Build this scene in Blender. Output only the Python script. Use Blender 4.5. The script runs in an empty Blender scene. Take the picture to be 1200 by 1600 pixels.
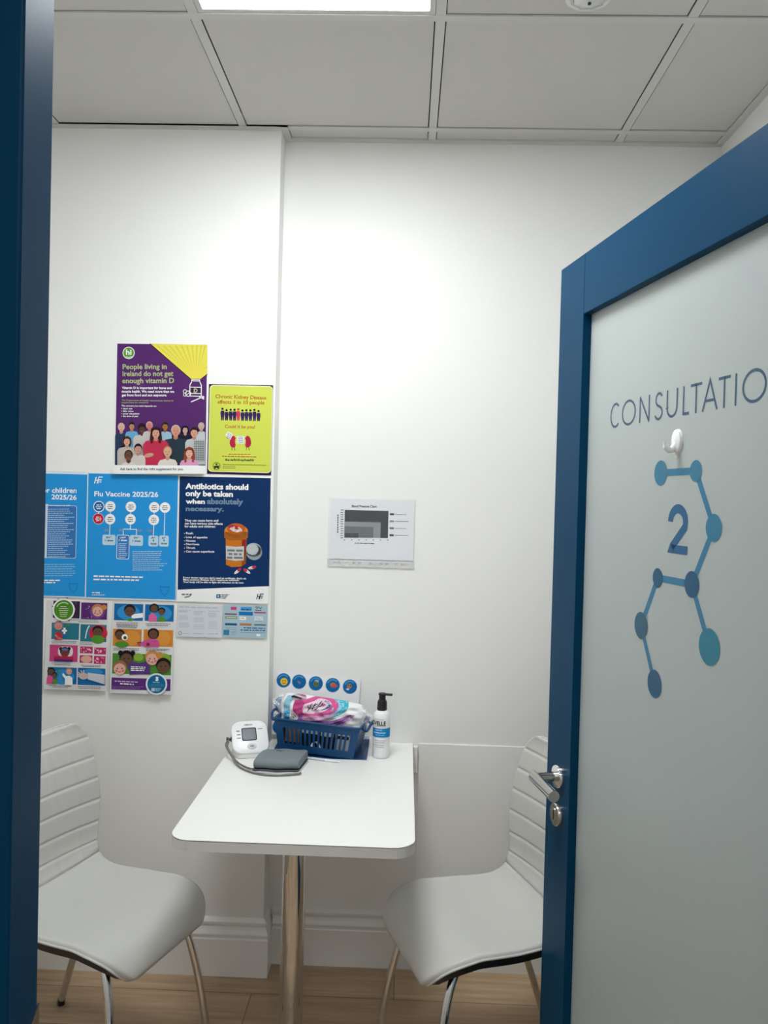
import bpy, bmesh, math, random
import numpy as np
from mathutils import Vector, Matrix

S = bpy.context.scene
COL = S.collection
PI = math.pi
random.seed(7)

# ------------------------------------------------------------------ camera
def make_camera():
    f, yaw, pitch, roll = 1252.1, 0.0276, -0.0180, 0.0252
    cy, sy = math.cos(yaw), math.sin(yaw)
    w = Vector((-sy * math.cos(pitch), cy * math.cos(pitch), math.sin(pitch)))
    r = Vector((cy, sy, 0)); u = r.cross(w)
    c, s = math.cos(roll), math.sin(roll)
    r2 = c * r + s * u; u2 = -s * r + c * u
    cam = bpy.data.cameras.new('camera'); o = bpy.data.objects.new('camera', cam); COL.objects.link(o)
    M = Matrix(((r2.x, u2.x, -w.x, 0), (r2.y, u2.y, -w.y, -2.6429), (r2.z, u2.z, -w.z, 1.5578), (0, 0, 0, 1)))
    o.matrix_world = M
    cam.sensor_fit = 'VERTICAL'; cam.sensor_height = 24.0; cam.sensor_width = 18.0
    cam.lens = 24.0 * f / 1600.0; cam.clip_start = 0.02
    S.camera = o
make_camera()

# ------------------------------------------------------------------ world, exposure
PANEL_STRENGTH = 27.0
CORRIDOR_STRENGTH = 8.0
wd = bpy.data.worlds.new('world'); S.world = wd; wd.use_nodes = True
wd.node_tree.nodes['Background'].inputs[0].default_value = (0.95, 0.97, 1.0, 1)
wd.node_tree.nodes['Background'].inputs[1].default_value = 0.35
S.view_settings.view_transform = 'Standard'
S.view_settings.look = 'None'
S.view_settings.exposure = 0.0
S.view_settings.gamma = 1.0
S.view_settings.use_curve_mapping = False

# ------------------------------------------------------------------ helpers
def lin(c):
    r = []
    for v in c[:3]:
        v = v / 255.0
        r.append(v / 12.92 if v <= 0.04045 else ((v + 0.055) / 1.055) ** 2.4)
    return (r[0], r[1], r[2], 1.0)

MATS = {}
def mat(name, rgb, rough=0.5, metal=0.0, coat=0.0, spec=0.5, emit=None, noise=0.0, nscale=8.0, bump=0.0, bscale=60.0):
    if name in MATS: return MATS[name]
    m = bpy.data.materials.new(name); m.use_nodes = True
    nt = m.node_tree; b = nt.nodes['Principled BSDF']
    c = lin(rgb)
    b.inputs['Base Color'].default_value = c
    b.inputs['Roughness'].default_value = rough
    b.inputs['Metallic'].default_value = metal
    b.inputs['Coat Weight'].default_value = coat
    b.inputs['Specular IOR Level'].default_value = spec
    if emit is not None:
        b.inputs['Emission Color'].default_value = c
        b.inputs['Emission Strength'].default_value = emit
    if noise or bump:
        tc = nt.nodes.new('ShaderNodeTexCoord')
    if noise:
        n = nt.nodes.new('ShaderNodeTexNoise'); n.inputs['Scale'].default_value = nscale; n.inputs['Detail'].default_value = 5
        nt.links.new(tc.outputs['Object'], n.inputs['Vector'])
        mx = nt.nodes.new('ShaderNodeMix'); mx.data_type = 'RGBA'
        mx.inputs['A'].default_value = tuple(v * (1 - noise) for v in c[:3]) + (1,)
        mx.inputs['B'].default_value = tuple(min(1, v * (1 + noise)) for v in c[:3]) + (1,)
        nt.links.new(n.outputs['Fac'], mx.inputs['Factor']); nt.links.new(mx.outputs['Result'], b.inputs['Base Color'])
    if bump:
        n2 = nt.nodes.new('ShaderNodeTexNoise'); n2.inputs['Scale'].default_value = bscale; n2.inputs['Detail'].default_value = 4
        nt.links.new(tc.outputs['Object'], n2.inputs['Vector'])
        bp = nt.nodes.new('ShaderNodeBump'); bp.inputs['Strength'].default_value = bump; bp.inputs['Distance'].default_value = 0.002
        nt.links.new(n2.outputs['Fac'], bp.inputs['Height']); nt.links.new(bp.outputs['Normal'], b.inputs['Normal'])
    MATS[name] = m
    return m

def ink(rgb):
    n = 'ink_%02x%02x%02x' % tuple(rgb[:3])
    if n in MATS: return MATS[n]
    m = mat(n, rgb, rough=0.5, spec=0.12); b = m.node_tree.nodes['Principled BSDF']
    b.inputs['Base Color'].default_value = tuple(v * 0.92 for v in lin(rgb)[:3]) + (1,)
    return m

def new_obj(name, bm, mats, parent=None, smooth=None, loc=None):
    me = bpy.data.meshes.new(name)
    bmesh.ops.recalc_face_normals(bm, faces=bm.faces) if smooth is not False and smooth != 'keep' else None
    bm.to_mesh(me); bm.free()
    if not isinstance(mats, (list, tuple)): mats = [mats]
    for m in mats: me.materials.append(m)
    o = bpy.data.objects.new(name, me); COL.objects.link(o)
    if parent: o.parent = parent
    if loc: o.location = loc
    if smooth and smooth != 'keep':
        for p in me.polygons: p.use_smooth = True
        if isinstance(smooth, (int, float)) and smooth is not True:
            try: me.set_sharp_from_angle(angle=math.radians(smooth))
            except Exception: pass
    return o

def empty(name, loc=(0, 0, 0), rotz=0.0):
    o = bpy.data.objects.new(name, None); COL.objects.link(o)
    o.location = loc; o.rotation_euler = (0, 0, rotz); o.empty_display_size = 0.05
    return o

def tag(o, label, cat, group=None):
    o['label'] = label; o['category'] = cat
    if group: o['group'] = group
    return o

def struct(o):
    o['kind'] = 'structure'; return o

def box(bm, x0, x1, y0, y1, z0, z1, bev=0.0, mi=0, M=None, seg=2):
    vs = [bm.verts.new(p) for p in ((x0, y0, z0), (x1, y0, z0), (x1, y1, z0), (x0, y1, z0), (x0, y0, z1), (x1, y0, z1), (x1, y1, z1), (x0, y1, z1))]
    fs = [bm.faces.new([vs[i] for i in q]) for q in ((3, 2, 1, 0), (4, 5, 6, 7), (0, 1, 5, 4), (1, 2, 6, 5), (2, 3, 7, 6), (3, 0, 4, 7))]
    for f in fs: f.material_index = mi
    if bev:
        es = list({e for f in fs for e in f.edges})
        r = bmesh.ops.bevel(bm, geom=es, offset=bev, segments=seg, affect='EDGES', profile=0.5)
        for f in r['faces']: f.material_index = mi
        vs = list({v for f in r['faces'] for v in f.verts} | {v for v in vs if v.is_valid})
    if M is not None:
        for v in vs:
            if v.is_valid: v.co = M @ v.co
    return vs

def prism(bm, pts, z0, z1, mi=0, bev=0.0, M=None):
    a = [bm.verts.new((p[0], p[1], z0)) for p in pts]; b = [bm.verts.new((p[0], p[1], z1)) for p in pts]
    n = len(pts); fs = [bm.faces.new(a[::-1]), bm.faces.new(b)]
    fs += [bm.faces.new((a[i], a[(i + 1) % n], b[(i + 1) % n], b[i])) for i in range(n)]
    for f in fs: f.material_index = mi
    vs = a + b
    if bev:
        es = list(fs[0].edges) + list(fs[1].edges)
        r = bmesh.ops.bevel(bm, geom=es, offset=bev, segments=2, affect='EDGES', profile=0.5)
        vs = list({v for f in r['faces'] for v in f.verts} | {v for v in vs if v.is_valid})
    if M is not None:
        for v in vs: v.co = M @ v.co
    return vs

def tube(bm, pts, rad, n=12, mi=0, caps=True):
    pts = [Vector(p) for p in pts]; rings = []
    up = Vector((0, 0, 1)); prev = None
    for i, p in enumerate(pts):
        t = (pts[min(i + 1, len(pts) - 1)] - pts[max(i - 1, 0)]).normalized()
        if prev is None:
            a = t.cross(up)
            if a.length < 1e-3: a = t.cross(Vector((1, 0, 0)))
        else:
            a = prev - t * prev.dot(t)
        a.normalize(); prev = a; b = t.cross(a)
        rr = rad[i] if isinstance(rad, (list, tuple)) else rad
        rings.append([bm.verts.new(p + (a * math.cos(2 * PI * k / n) + b * math.sin(2 * PI * k / n)) * rr) for k in range(n)])
    for i in range(len(rings) - 1):
        for k in range(n):
            f = bm.faces.new((rings[i][k], rings[i][(k + 1) % n], rings[i + 1][(k + 1) % n], rings[i + 1][k])); f.material_index = mi
    if caps:
        for q in (rings[0][::-1], rings[-1]):
            f = bm.faces.new(q); f.material_index = mi
    return rings

def lathe(bm, prof, n=32, mi=0, M=None, caps=True):
    rings = []
    for r, z in prof:
        rings.append([bm.verts.new((r * math.cos(2 * PI * k / n), r * math.sin(2 * PI * k / n), z)) for k in range(n)])
    for i in range(len(rings) - 1):
        for k in range(n):
            f = bm.faces.new((rings[i][k], rings[i][(k + 1) % n], rings[i + 1][(k + 1) % n], rings[i + 1][k])); f.material_index = mi
    if caps:
        for q in (rings[0][::-1], rings[-1]):
            f = bm.faces.new(q); f.material_index = mi
    if M is not None:
        for r in rings:
            for v in r: v.co = M @ v.co
    return rings

def spline(pts, n=8):
    """Catmull-Rom through the points."""
    P = [Vector(p) for p in pts]; P = [2 * P[0] - P[1]] + P + [2 * P[-1] - P[-2]]
    out = []
    for i in range(1, len(P) - 2):
        for k in range(n):
            t = k / n
            out.append(0.5 * ((2 * P[i]) + (-P[i - 1] + P[i + 1]) * t + (2 * P[i - 1] - 5 * P[i] + 4 * P[i + 1] - P[i + 2]) * t * t + (-P[i - 1] + 3 * P[i] - 3 * P[i + 1] + P[i + 2]) * t ** 3))
    out.append(P[-2]); return out

def round_rect(x0, y0, x1, y1, r, n=6):
    o = []
    for cx, cy, a in ((x1 - r, y0 + r, -PI / 2), (x1 - r, y1 - r, 0), (x0 + r, y1 - r, PI / 2), (x0 + r, y0 + r, PI)):
        for k in range(n + 1):
            t = a + k * PI / 2 / n; o.append((cx + r * math.cos(t), cy + r * math.sin(t)))
    return o

def ellipse(cx, cy, rx, ry, n=24, a0=0.0, rot=0.0):
    o = []
    for k in range(n):
        t = a0 + 2 * PI * k / n; x, y = rx * math.cos(t), ry * math.sin(t)
        o.append((cx + x * math.cos(rot) - y * math.sin(rot), cy + x * math.sin(rot) + y * math.cos(rot)))
    return o

def thick_line(pts, w):
    """Closed outline of a polyline of width w (mitred, butt ends)."""
    P = [Vector((p[0], p[1])) for p in pts]; L, R = [], []
    for i, p in enumerate(P):
        d0 = (p - P[i - 1]).normalized() if i > 0 else None
        d1 = (P[i + 1] - p).normalized() if i < len(P) - 1 else None
        if d0 is None: d0 = d1
        if d1 is None: d1 = d0
        t = d0 + d1
        if t.length < 1e-6: t = d0.copy()
        t.normalize(); nrm = Vector((-t.y, t.x)); k = max(0.4, nrm.dot(Vector((-d0.y, d0.x))))
        L.append(p + nrm * (w / 2 / k)); R.append(p - nrm * (w / 2 / k))
    return [L, R]

_TXT = {}
def text_polys(s, bold=0.0):
    """Triangles of a string in the built-in font, as (verts, faces) normalised to cap height 1."""
    key = (s, bold)
    if key in _TXT: return _TXT[key]
    cu = bpy.data.curves.new('t', 'FONT'); cu.body = s; cu.size = 1.0; cu.offset = bold; cu.resolution_u = 3
    o = bpy.data.objects.new('t', cu); COL.objects.link(o)
    dg = bpy.context.evaluated_depsgraph_get(); e = o.evaluated_get(dg); me = e.to_mesh()
    V = [(v.co.x, v.co.y) for v in me.vertices]; F = [tuple(p.vertices) for p in me.polygons]
    e.to_mesh_clear(); bpy.data.objects.remove(o); bpy.data.curves.remove(cu)
    _TXT[key] = (V, F); return _TXT[key]
CAP = 0.70
def _cap():
    global CAP
    V, F = text_polys('H'); CAP = max(v[1] for v in V) - min(v[1] for v in V)
_cap()

def homography(src, dst):
    A, b = [], []
    for (x, y), (u, v) in zip(src, dst):
        A.append([x, y, 1, 0, 0, 0, -u * x, -u * y]); b.append(u)
        A.append([0, 0, 0, x, y, 1, -v * x, -v * y]); b.append(v)
    h = np.append(np.linalg.solve(np.array(A, float), np.array(b, float)), 1).reshape(3, 3)
    def f(p):
        q = h @ np.array((p[0], p[1], 1.0)); return (float(q[0] / q[2]), float(q[1] / q[2]))
    return f

class Print:
    """Flat printed artwork: filled shapes laid on one another on a sheet. Sheet space: x right, y up, metres."""
    def __init__(self, W, H, quad=None, step=0.00012):
        self.W, self.H = W, H; self.bm = bmesh.new(); self.mats = []; self.idx = {}; self.layer = 1; self.step = step
        self.f = homography(quad, [(0, H), (W, H), (W, 0), (0, 0)]) if quad else (lambda p: p)
        if quad:
            self.k = (W / (0.5 * (math.dist(quad[0], quad[1]) + math.dist(quad[3], quad[2]))) + H / (0.5 * (math.dist(quad[0], quad[3]) + math.dist(quad[1], quad[2])))) / 2
        else: self.k = 1.0
    def mi(self, rgb):
        m = rgb if not isinstance(rgb, tuple) else ink(rgb)
        if m.name not in self.idx: self.idx[m.name] = len(self.mats); self.mats.append(m)
        return self.idx[m.name]
    def raw(self, pts, rgb, lay=None):
        z = (lay if lay is not None else self.layer) * self.step
        vs = [self.bm.verts.new((p[0], p[1], z)) for p in pts]
        a = sum(pts[i][0] * pts[(i + 1) % len(pts)][1] - pts[(i + 1) % len(pts)][0] * pts[i][1] for i in range(len(pts)))
        if a < 0: vs = vs[::-1]
        f = self.bm.faces.new(vs); f.material_index = self.mi(rgb)
    def up(self): self.layer += 1
    def sheet(self, rgb, thick=0.0006):
        m = self.mi(rgb); box(self.bm, 0, self.W, 0, self.H, -thick, 0, mi=m)
    def poly(self, pts, rgb): self.raw([self.f(p) for p in pts], rgb)
    def rect(self, a, b, rgb, r=0.0):
        p, q = self.f(a), self.f(b)
        x0, x1 = sorted((p[0], q[0])); y0, y1 = sorted((p[1], q[1])); r *= self.k
        self.raw(round_rect(x0, y0, x1, y1, r) if r else [(x0, y0), (x1, y0), (x1, y1), (x0, y1)], rgb)
    def frame(self, a, b, rgb, w, r=0.0):
        p, q = self.f(a), self.f(b); w *= self.k; r *= self.k
        x0, x1 = sorted((p[0], q[0])); y0, y1 = sorted((p[1], q[1]))
        o = round_rect(x0, y0, x1, y1, max(r, 1e-5)); i = round_rect(x0 + w, y0 + w, x1 - w, y1 - w, max(r - w, 1e-5))
        n = len(o)
        for k in range(n): self.raw([o[k], o[(k + 1) % n], i[(k + 1) % n], i[k]], rgb)
    def ell(self, c, rx, ry, rgb, rot=0.0, n=24):
        p = self.f(c); self.raw(ellipse(p[0], p[1], rx * self.k, ry * self.k, n, 0, rot), rgb)
    def circ(self, c, r, rgb, n=24): self.ell(c, r, r, rgb, 0, n)
    def ring(self, c, r, w, rgb, n=28, a0=0.0, a1=2 * PI):
        p = self.f(c); r0, r1 = r * self.k, (r - w) * self.k
        for k in range(n):
            a, b = a0 + (a1 - a0) * k / n, a0 + (a1 - a0) * (k + 1) / n
            self.raw([(p[0] + r0 * math.cos(a), p[1] + r0 * math.sin(a)), (p[0] + r0 * math.cos(b), p[1] + r0 * math.sin(b)),
                      (p[0] + r1 * math.cos(b), p[1] + r1 * math.sin(b)), (p[0] + r1 * math.cos(a), p[1] + r1 * math.sin(a))], rgb)
    def line(self, pts, w, rgb):
        L, R = thick_line([self.f(p) for p in pts], w * self.k)
        for i in range(len(L) - 1): self.raw([L[i], R[i], R[i + 1], L[i + 1]], rgb)
    def text(self, s, a, b, cap, rgb, bold=0.012):
        """String s with its baseline from a to b, capitals cap high."""
        V, F = text_polys(s, bold); A, B = Vector(self.f(a)), Vector(self.f(b)); d = B - A; L = d.length; d.normalize(); n = Vector((-d.y, d.x))
        x0, x1 = min(v[0] for v in V), max(v[0] for v in V); sx = L / (x1 - x0); sy = cap * self.k / CAP
        z = self.layer * self.step; m = self.mi(rgb)
        vs = []
        for v in V:
            p = A + d * ((v[0] - x0) * sx) + n * (v[1] * sy); vs.append(self.bm.verts.new((p.x, p.y, z)))
        for q in F:
            try: f = self.bm.faces.new([vs[i] for i in q]); f.material_index = m
            except ValueError: pass
    def smalltext(self, a, b, h, rgb, seed=0, gap=0.35):
        """A line of print too small to read: a row of word-long strokes."""
        A, B = Vector(self.f(a)), Vector(self.f(b)); d = B - A; L = d.length
        if L < 1e-6: return
        d.normalize(); n = Vector((-d.y, d.x)); h *= self.k; rr = random.Random(seed * 131 + int(a[0] * 7 + a[1] * 13)); x = 0.0
        while x < L:
            w = min(h * rr.uniform(1.6, 5.0), L - x)
            p, q = A + d * x, A + d * (x + w)
            self.raw([tuple(p), tuple(q), tuple(q + n * h), tuple(p + n * h)], rgb); x += w + h * gap * 2
    def para(self, a, b, nlines, h, rgb, ragged=0.25, seed=1):
        rr = random.Random(seed)
        for i in range(nlines):
            y = a[1] + (b[1] - a[1]) * (i + 0.8) / nlines
            e = b[0] - (b[0] - a[0]) * (rr.random() * ragged)
            self.smalltext((a[0], y), (e, y), h, rgb, seed + i)
    def build(self, name, parent=None, origin='top'):
        """Mesh with sheet space turned upright: x right, y up -> z, print facing -Y; origin at the middle of the top edge."""
        for v in self.bm.verts:
            x, y, z = v.co; v.co = (x - self.W / 2, -z, y - self.H)
        return new_obj(name, self.bm, self.mats, parent, smooth='keep')

def hse(p, x, y, w, h, rgb, lw):
    """The slanted three-letter health-service mark."""
    X = lambda u: x + u * w
    Y = lambda v: y + (1 - v) * h
    p.line([(X(.02), Y(0)), (X(.22), Y(1))], lw, rgb); p.line([(X(.33), Y(0.05)), (X(.55), Y(1))], lw, rgb); p.line([(X(.12), Y(.5)), (X(.44), Y(.5))], lw, rgb)
    p.line([(X(.98), Y(.97)), (X(.55), Y(1)), (X(.5), Y(.8))], lw, rgb); p.line([(X(.5), Y(.55)), (X(.85), Y(.55))], lw, rgb)
    p.line([(X(.3), Y(.0)), (X(.42), Y(.07)), (X(.5), Y(.5))], lw, rgb); p.line([(X(.62), Y(.22)), (X(.8), Y(.22))], lw, rgb)

# ------------------------------------------------------------------ materials
WALL = mat('wall_paint', (239, 239, 236), rough=0.55, bump=0.12, bscale=35, noise=0.012, nscale=1.5)
TRIM = mat('white_gloss', (234, 233, 229), rough=0.3)
CEIL = mat('ceiling_tile', (208, 206, 202), rough=0.85, bump=0.25, bscale=260, noise=0.02, nscale=3)
GRID = mat('ceiling_grid', (209, 208, 204), rough=0.5)
DARK = mat('plenum', (40, 40, 38), rough=0.9)
BLUE = mat('blue_paint', (2, 60, 92), rough=0.42, spec=0.08, bump=0.05, bscale=90)
CHROME = mat('chrome', (225, 225, 225), rough=0.07, metal=1.0)
STEEL = mat('satin_steel', (190, 188, 184), rough=0.22, metal=1.0)
BLACK = mat('black_plastic', (18, 18, 20), rough=0.35)
LAMINATE = mat('white_laminate', (238, 238, 233), rough=0.28)
EDGING = mat('laminate_edge', (218, 217, 213), rough=0.4)
LEATHER = mat('white_leatherette', (199, 199, 194), rough=0.42, spec=0.3, bump=0.08, bscale=400, noise=0.02, nscale=12)
PAPER = mat('paper_white', (232, 232, 230), rough=0.5)

def floor_material():
    m = bpy.data.materials.new('wood_floor'); m.use_nodes = True; nt = m.node_tree; b = nt.nodes['Principled BSDF']; N = nt.nodes.new; L = nt.links.new
    tc = N('ShaderNodeTexCoord'); br = N('ShaderNodeTexBrick')
    br.inputs['Scale'].default_value = 1.0; br.inputs['Brick Width'].default_value = 1.2; br.inputs['Row Height'].default_value = 0.18
    br.inputs['Mortar Size'].default_value = 0.0016; br.inputs['Color1'].default_value = lin((196, 170, 138)); br.inputs['Color2'].default_value = lin((176, 150, 122)); br.inputs['Mortar'].default_value = lin((120, 98, 78))
    br.offset = 0.37; L(tc.outputs['Object'], br.inputs['Vector'])
    mp = N('ShaderNodeMapping'); mp.inputs['Scale'].default_value = (1.6, 26, 1); L(tc.outputs['Object'], mp.inputs['Vector'])
    no = N('ShaderNodeTexNoise'); no.inputs['Scale'].default_value = 1.6; no.inputs['Detail'].default_value = 8; no.inputs['Roughness'].default_value = 0.65; L(mp.outputs['Vector'], no.inputs['Vector'])
    cr = N('ShaderNodeValToRGB'); cr.color_ramp.elements[0].position = 0.3; cr.color_ramp.elements[0].color = (0.62, 0.58, 0.54, 1); cr.color_ramp.elements[1].position = 0.7; cr.color_ramp.elements[1].color = (1.1, 1.08, 1.05, 1)
    L(no.outputs['Fac'], cr.inputs['Fac'])
    mx = N('ShaderNodeMix'); mx.data_type = 'RGBA'; mx.blend_type = 'MULTIPLY'; mx.inputs['Factor'].default_value = 0.85
    L(br.outputs['Color'], mx.inputs['A']); L(cr.outputs['Color'], mx.inputs['B']); L(mx.outputs['Result'], b.inputs['Base Color'])
    b.inputs['Roughness'].default_value = 0.42
    bp = N('ShaderNodeBump'); bp.inputs['Strength'].default_value = 0.15; bp.inputs['Distance'].default_value = 0.001; L(no.outputs['Fac'], bp.inputs['Height']); L(bp.outputs['Normal'], b.inputs['Normal'])
    return m
FLOOR = floor_material()

def frosted_material():
    m = bpy.data.materials.new('frosted_glass'); m.use_nodes = True; nt = m.node_tree; N = nt.nodes.new; L = nt.links.new
    for n in list(nt.nodes):
        if n.type != 'OUTPUT_MATERIAL': nt.nodes.remove(n)
    out = nt.nodes['Material Output']
    d = N('ShaderNodeBsdfDiffuse'); d.inputs['Color'].default_value = lin((206, 213, 212))
    t = N('ShaderNodeBsdfTranslucent'); t.inputs['Color'].default_value = lin((232, 240, 238))
    m1 = N('ShaderNodeMixShader'); m1.inputs[0].default_value = 0.5; L(d.outputs[0], m1.inputs[1]); L(t.outputs[0], m1.inputs[2])
    g = N('ShaderNodeBsdfGlossy'); g.inputs['Roughness'].default_value = 0.4; g.inputs['Color'].default_value = (0.9, 0.9, 0.9, 1)
    fr = N('ShaderNodeFresnel'); fr.inputs['IOR'].default_value = 1.35
    m2 = N('ShaderNodeMixShader'); L(fr.outputs[0], m2.inputs[0]); L(m1.outputs[0], m2.inputs[1]); L(g.outputs[0], m2.inputs[2])
    L(m2.outputs[0], out.inputs[0]); return m
FROST = frosted_material()

def film_material(name, opacity, rough=0.12, tint=(1, 1, 1), gloss=0.12):
    m = bpy.data.materials.new(name); m.use_nodes = True; nt = m.node_tree; N = nt.nodes.new; L = nt.links.new
    for n in list(nt.nodes):
        if n.type != 'OUTPUT_MATERIAL': nt.nodes.remove(n)
    out = nt.nodes['Material Output']
    tr = N('ShaderNodeBsdfTransparent'); df = N('ShaderNodeBsdfDiffuse'); df.inputs['Color'].default_value = (0.85 * tint[0], 0.87 * tint[1], 0.88 * tint[2], 1)
    m1 = N('ShaderNodeMixShader'); m1.inputs[0].default_value = opacity; L(tr.outputs[0], m1.inputs[1]); L(df.outputs[0], m1.inputs[2])
    g = N('ShaderNodeBsdfGlossy'); g.inputs['Roughness'].default_value = rough
    m2 = N('ShaderNodeMixShader'); m2.inputs[0].default_value = gloss; L(m1.outputs[0], m2.inputs[1]); L(g.outputs[0], m2.inputs[2])
    L(m2.outputs[0], out.inputs[0]); return m
SLEEVE = film_material('clear_sleeve', 0.05, 0.15, gloss=0.05)
BAGFILM = film_material('clear_bag_film', 0.28, 0.2, gloss=0.15)

# ------------------------------------------------------------------ room shell
H = 2.720
PC = 0.0807           # chimney breast depth
XE = -0.4283          # its right edge
XR, XL = 0.9887, -1.75
YF = -1.697           # inner face of the front wall
YO = -1.752           # its corridor face
JL, JR = -0.432, 0.546   # door opening

def slab(name, *b, m=WALL):
    bm = bmesh.new(); box(bm, *b); return struct(new_obj(name, bm, m))

slab('floor', XL - .1, XR + .6, -4.3, 0.1, -0.05, 0.0, m=FLOOR)
slab('wall_back', XL - .1, XR + .1, 0.0, 0.1, 0, H + .1)
slab('wall_chimney', XL, XE, -PC, -0.0, 0, H + .1)
slab('wall_left', XL - .1, XL, YO, 0.0, 0, H + .1)
slab('wall_right', XR, XR + .1, YO, 0.0, 0, H + .1)
bm = bmesh.new()
box(bm, XL, JL - .03, YO, YF, 0, H + .1); box(bm, JR + .03, XR, YO, YF, 0, H + .1); box(bm, JL - .03, JR + .03, YO, YF, 2.19, H + .1)
struct(new_obj('wall_front', bm, WALL))
# corridor the photograph is taken from
slab('wall_corridor', XL - .1, XR + .6, -4.4, -4.3, 0, H + .1)
slab('ceiling_corridor', XL - .1, XR + .6, -4.3, YO, H, H + .1, m=CEIL)
# the slightly proud lower wall right of the table: a painted-over ledge
bm = bmesh.new(); box(bm, 0.062, XR, -0.004, 0.0, 0.18, 0.748, bev=0.0015); struct(new_obj('trim_1', bm, WALL))

# ceiling: tiles in an exposed grid
bars_x = [-0.5472 + .6 * k for k in range(-2, 3)]
rows_y = [-0.0927, -0.6807, -1.2807]
BW = 0.012
bm = bmesh.new(); bg = bmesh.new()
box(bm, XL, XR, YF, 0, H + .05, H + .1, mi=1)
xs = [XL - .0] + [b for b in bars_x if XL < b < XR] + [XR]
ys = [0.0] + rows_y + [YF]
LIGHT_CELL = None
for i in range(len(xs) - 1):
    for j in range(len(ys) - 1):
        x0, x1, y1, y0 = xs[i] + BW + .0032, xs[i + 1] - BW - .0032, ys[j] - BW - .0034, ys[j + 1] + BW + .0032
        if i == 0: x0 = XL + .026
        if i == len(xs) - 2: x1 = XR - .026
        if j == 0: y1 = -0.0255
        if j == len(ys) - 2: y0 = YF + .026
        if abs(xs[i] + 0.5472) < .01 and j == 2:
            LIGHT_CELL = (x0, x1, y0, y1); continue
        if x1 - x0 > .02 and y1 - y0 > .01:
            if j == 0:
                if x1 < XE: continue
                x0 = max(x0, XE + .026)
            box(bm, x0, x1, y0, y1, H + .003, H + .018)
struct(new_obj('ceiling', bm, [CEIL, DARK]))
for b in bars_x:
    if XL < b < XR: box(bg, b - BW, b + BW, YF, (-PC if b < XE else 0), H, H + .004)
for y in rows_y:
    if y > -.2: box(bg, XL, XR, y - BW, y + BW, H - .0006, H + .004)
    else: box(bg, XL, XR, y - BW, y + BW, H - .0006, H + .004)
struct(new_obj('trim_2', bg, GRID))
bg = bmesh.new()   # wall angles
box(bg, XE, XR, -.024, 0, H - .002, H + .004); box(bg, XR - .024, XR, YF, 0, H - .0014, H + .004); box(bg, XL, XL + .024, YF, -PC, H - .002, H + .004)
box(bg, XE, XE + .024, -PC - .024, 0, H - .0025, H + .004); box(bg, XL, XE + .024, -PC - .024, -PC, H - .003, H + .004); box(bg, XL, XR, YF, YF + .024, H - .002, H + .004)
struct(new_obj('trim_3', bg, GRID))

# skirting boards with a moulded top
SK = [(0, 0), (.019, 0), (.019, .120), (.0165, .124), (.0165, .130), (.019, .133), (.019, .138), (.013, .150), (.010, .158), (.010, .163), (.012, .166), (.012, .174), (.007, .180), (.003, .185), (0, .185)]
def skirting(name, path):
    bm = bmesh.new(); rings = []
    P = [Vector(p) for p in path]
    for i, p in enumerate(P):
        d0 = (p - P[i - 1]).normalized() if i else (P[1] - P[0]).normalized()
        d1 = (P[i + 1] - p).normalized() if i < len(P) - 1 else d0
        n0, n1 = Vector((d0.y, -d0.x)), Vector((d1.y, -d1.x)); n = (n0 + n1); n.normalize(); k = 1 / max(.3, n.dot(n0))
        rings.append([bm.verts.new((p.x + n.x * a * k, p.y + n.y * a * k, z)) for a, z in SK])
    m = len(SK)
    for i in range(len(rings) - 1):
        for k in range(m - 1): bm.faces.new((rings[i][k], rings[i + 1][k], rings[i + 1][k + 1], rings[i][k + 1]))
    bm.faces.new(rings[0]); bm.faces.new(rings[-1][::-1])
    return struct(new_obj(name, bm, TRIM))
skirting('baseboard_chimney', [(XL, -PC), (XE, -PC), (XE, 0)])
skirting('baseboard_back', [(XE + .019, 0), (XR, 0)])
skirting('baseboard_right', [(XR, 0), (XR, YF)])
skirting('baseboard_left', [(XL, YF), (XL, -PC)])

# blue door frame
bm = bmesh.new()
YA = -1.766
box(bm, JL - .03, JL, YA, YF + .004, 0, 2.19, bev=.002); box(bm, JR, JR + .03, YA, YF + .004, 0, 2.19, bev=.002); box(bm, JL - .03, JR + .03, YA, YF + .004, 2.16, 2.19, bev=.002)
box(bm, JL - .12, JL - .0005, YA - .002, YA + .014, 0, 2.245, bev=.003); box(bm, JR + .0005, JR + .09, YA - .002, YA + .014, 0, 2.245, bev=.003); box(bm, JL - .12, JR + .09, YA - .002, YA + .014, 2.1605, 2.245, bev=.003)
box(bm, JL - .12, JL - .045, YA - .012, YA, 0, 2.245, bev=.003)
door_frame = struct(new_obj('trim_4', bm, BLUE))
bm = bmesh.new()   # steel strike plate with a lipped, slanted top
pr = [(-1.724, .800), (-1.700, .800), (-1.6925, .806), (-1.6925, .934), (-1.724, .912)]
a = [bm.verts.new((JL + .0002, y, z)) for y, z in pr]; b = [bm.verts.new((JL + .0022, y, z)) for y, z in pr]
bm.faces.new(a[::-1]); bm.faces.new(b)
for i in range(5): bm.faces.new((a[i], a[(i + 1) % 5], b[(i + 1) % 5], b[i]))
new_obj('strike_plate', bm, STEEL, door_frame)

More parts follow.
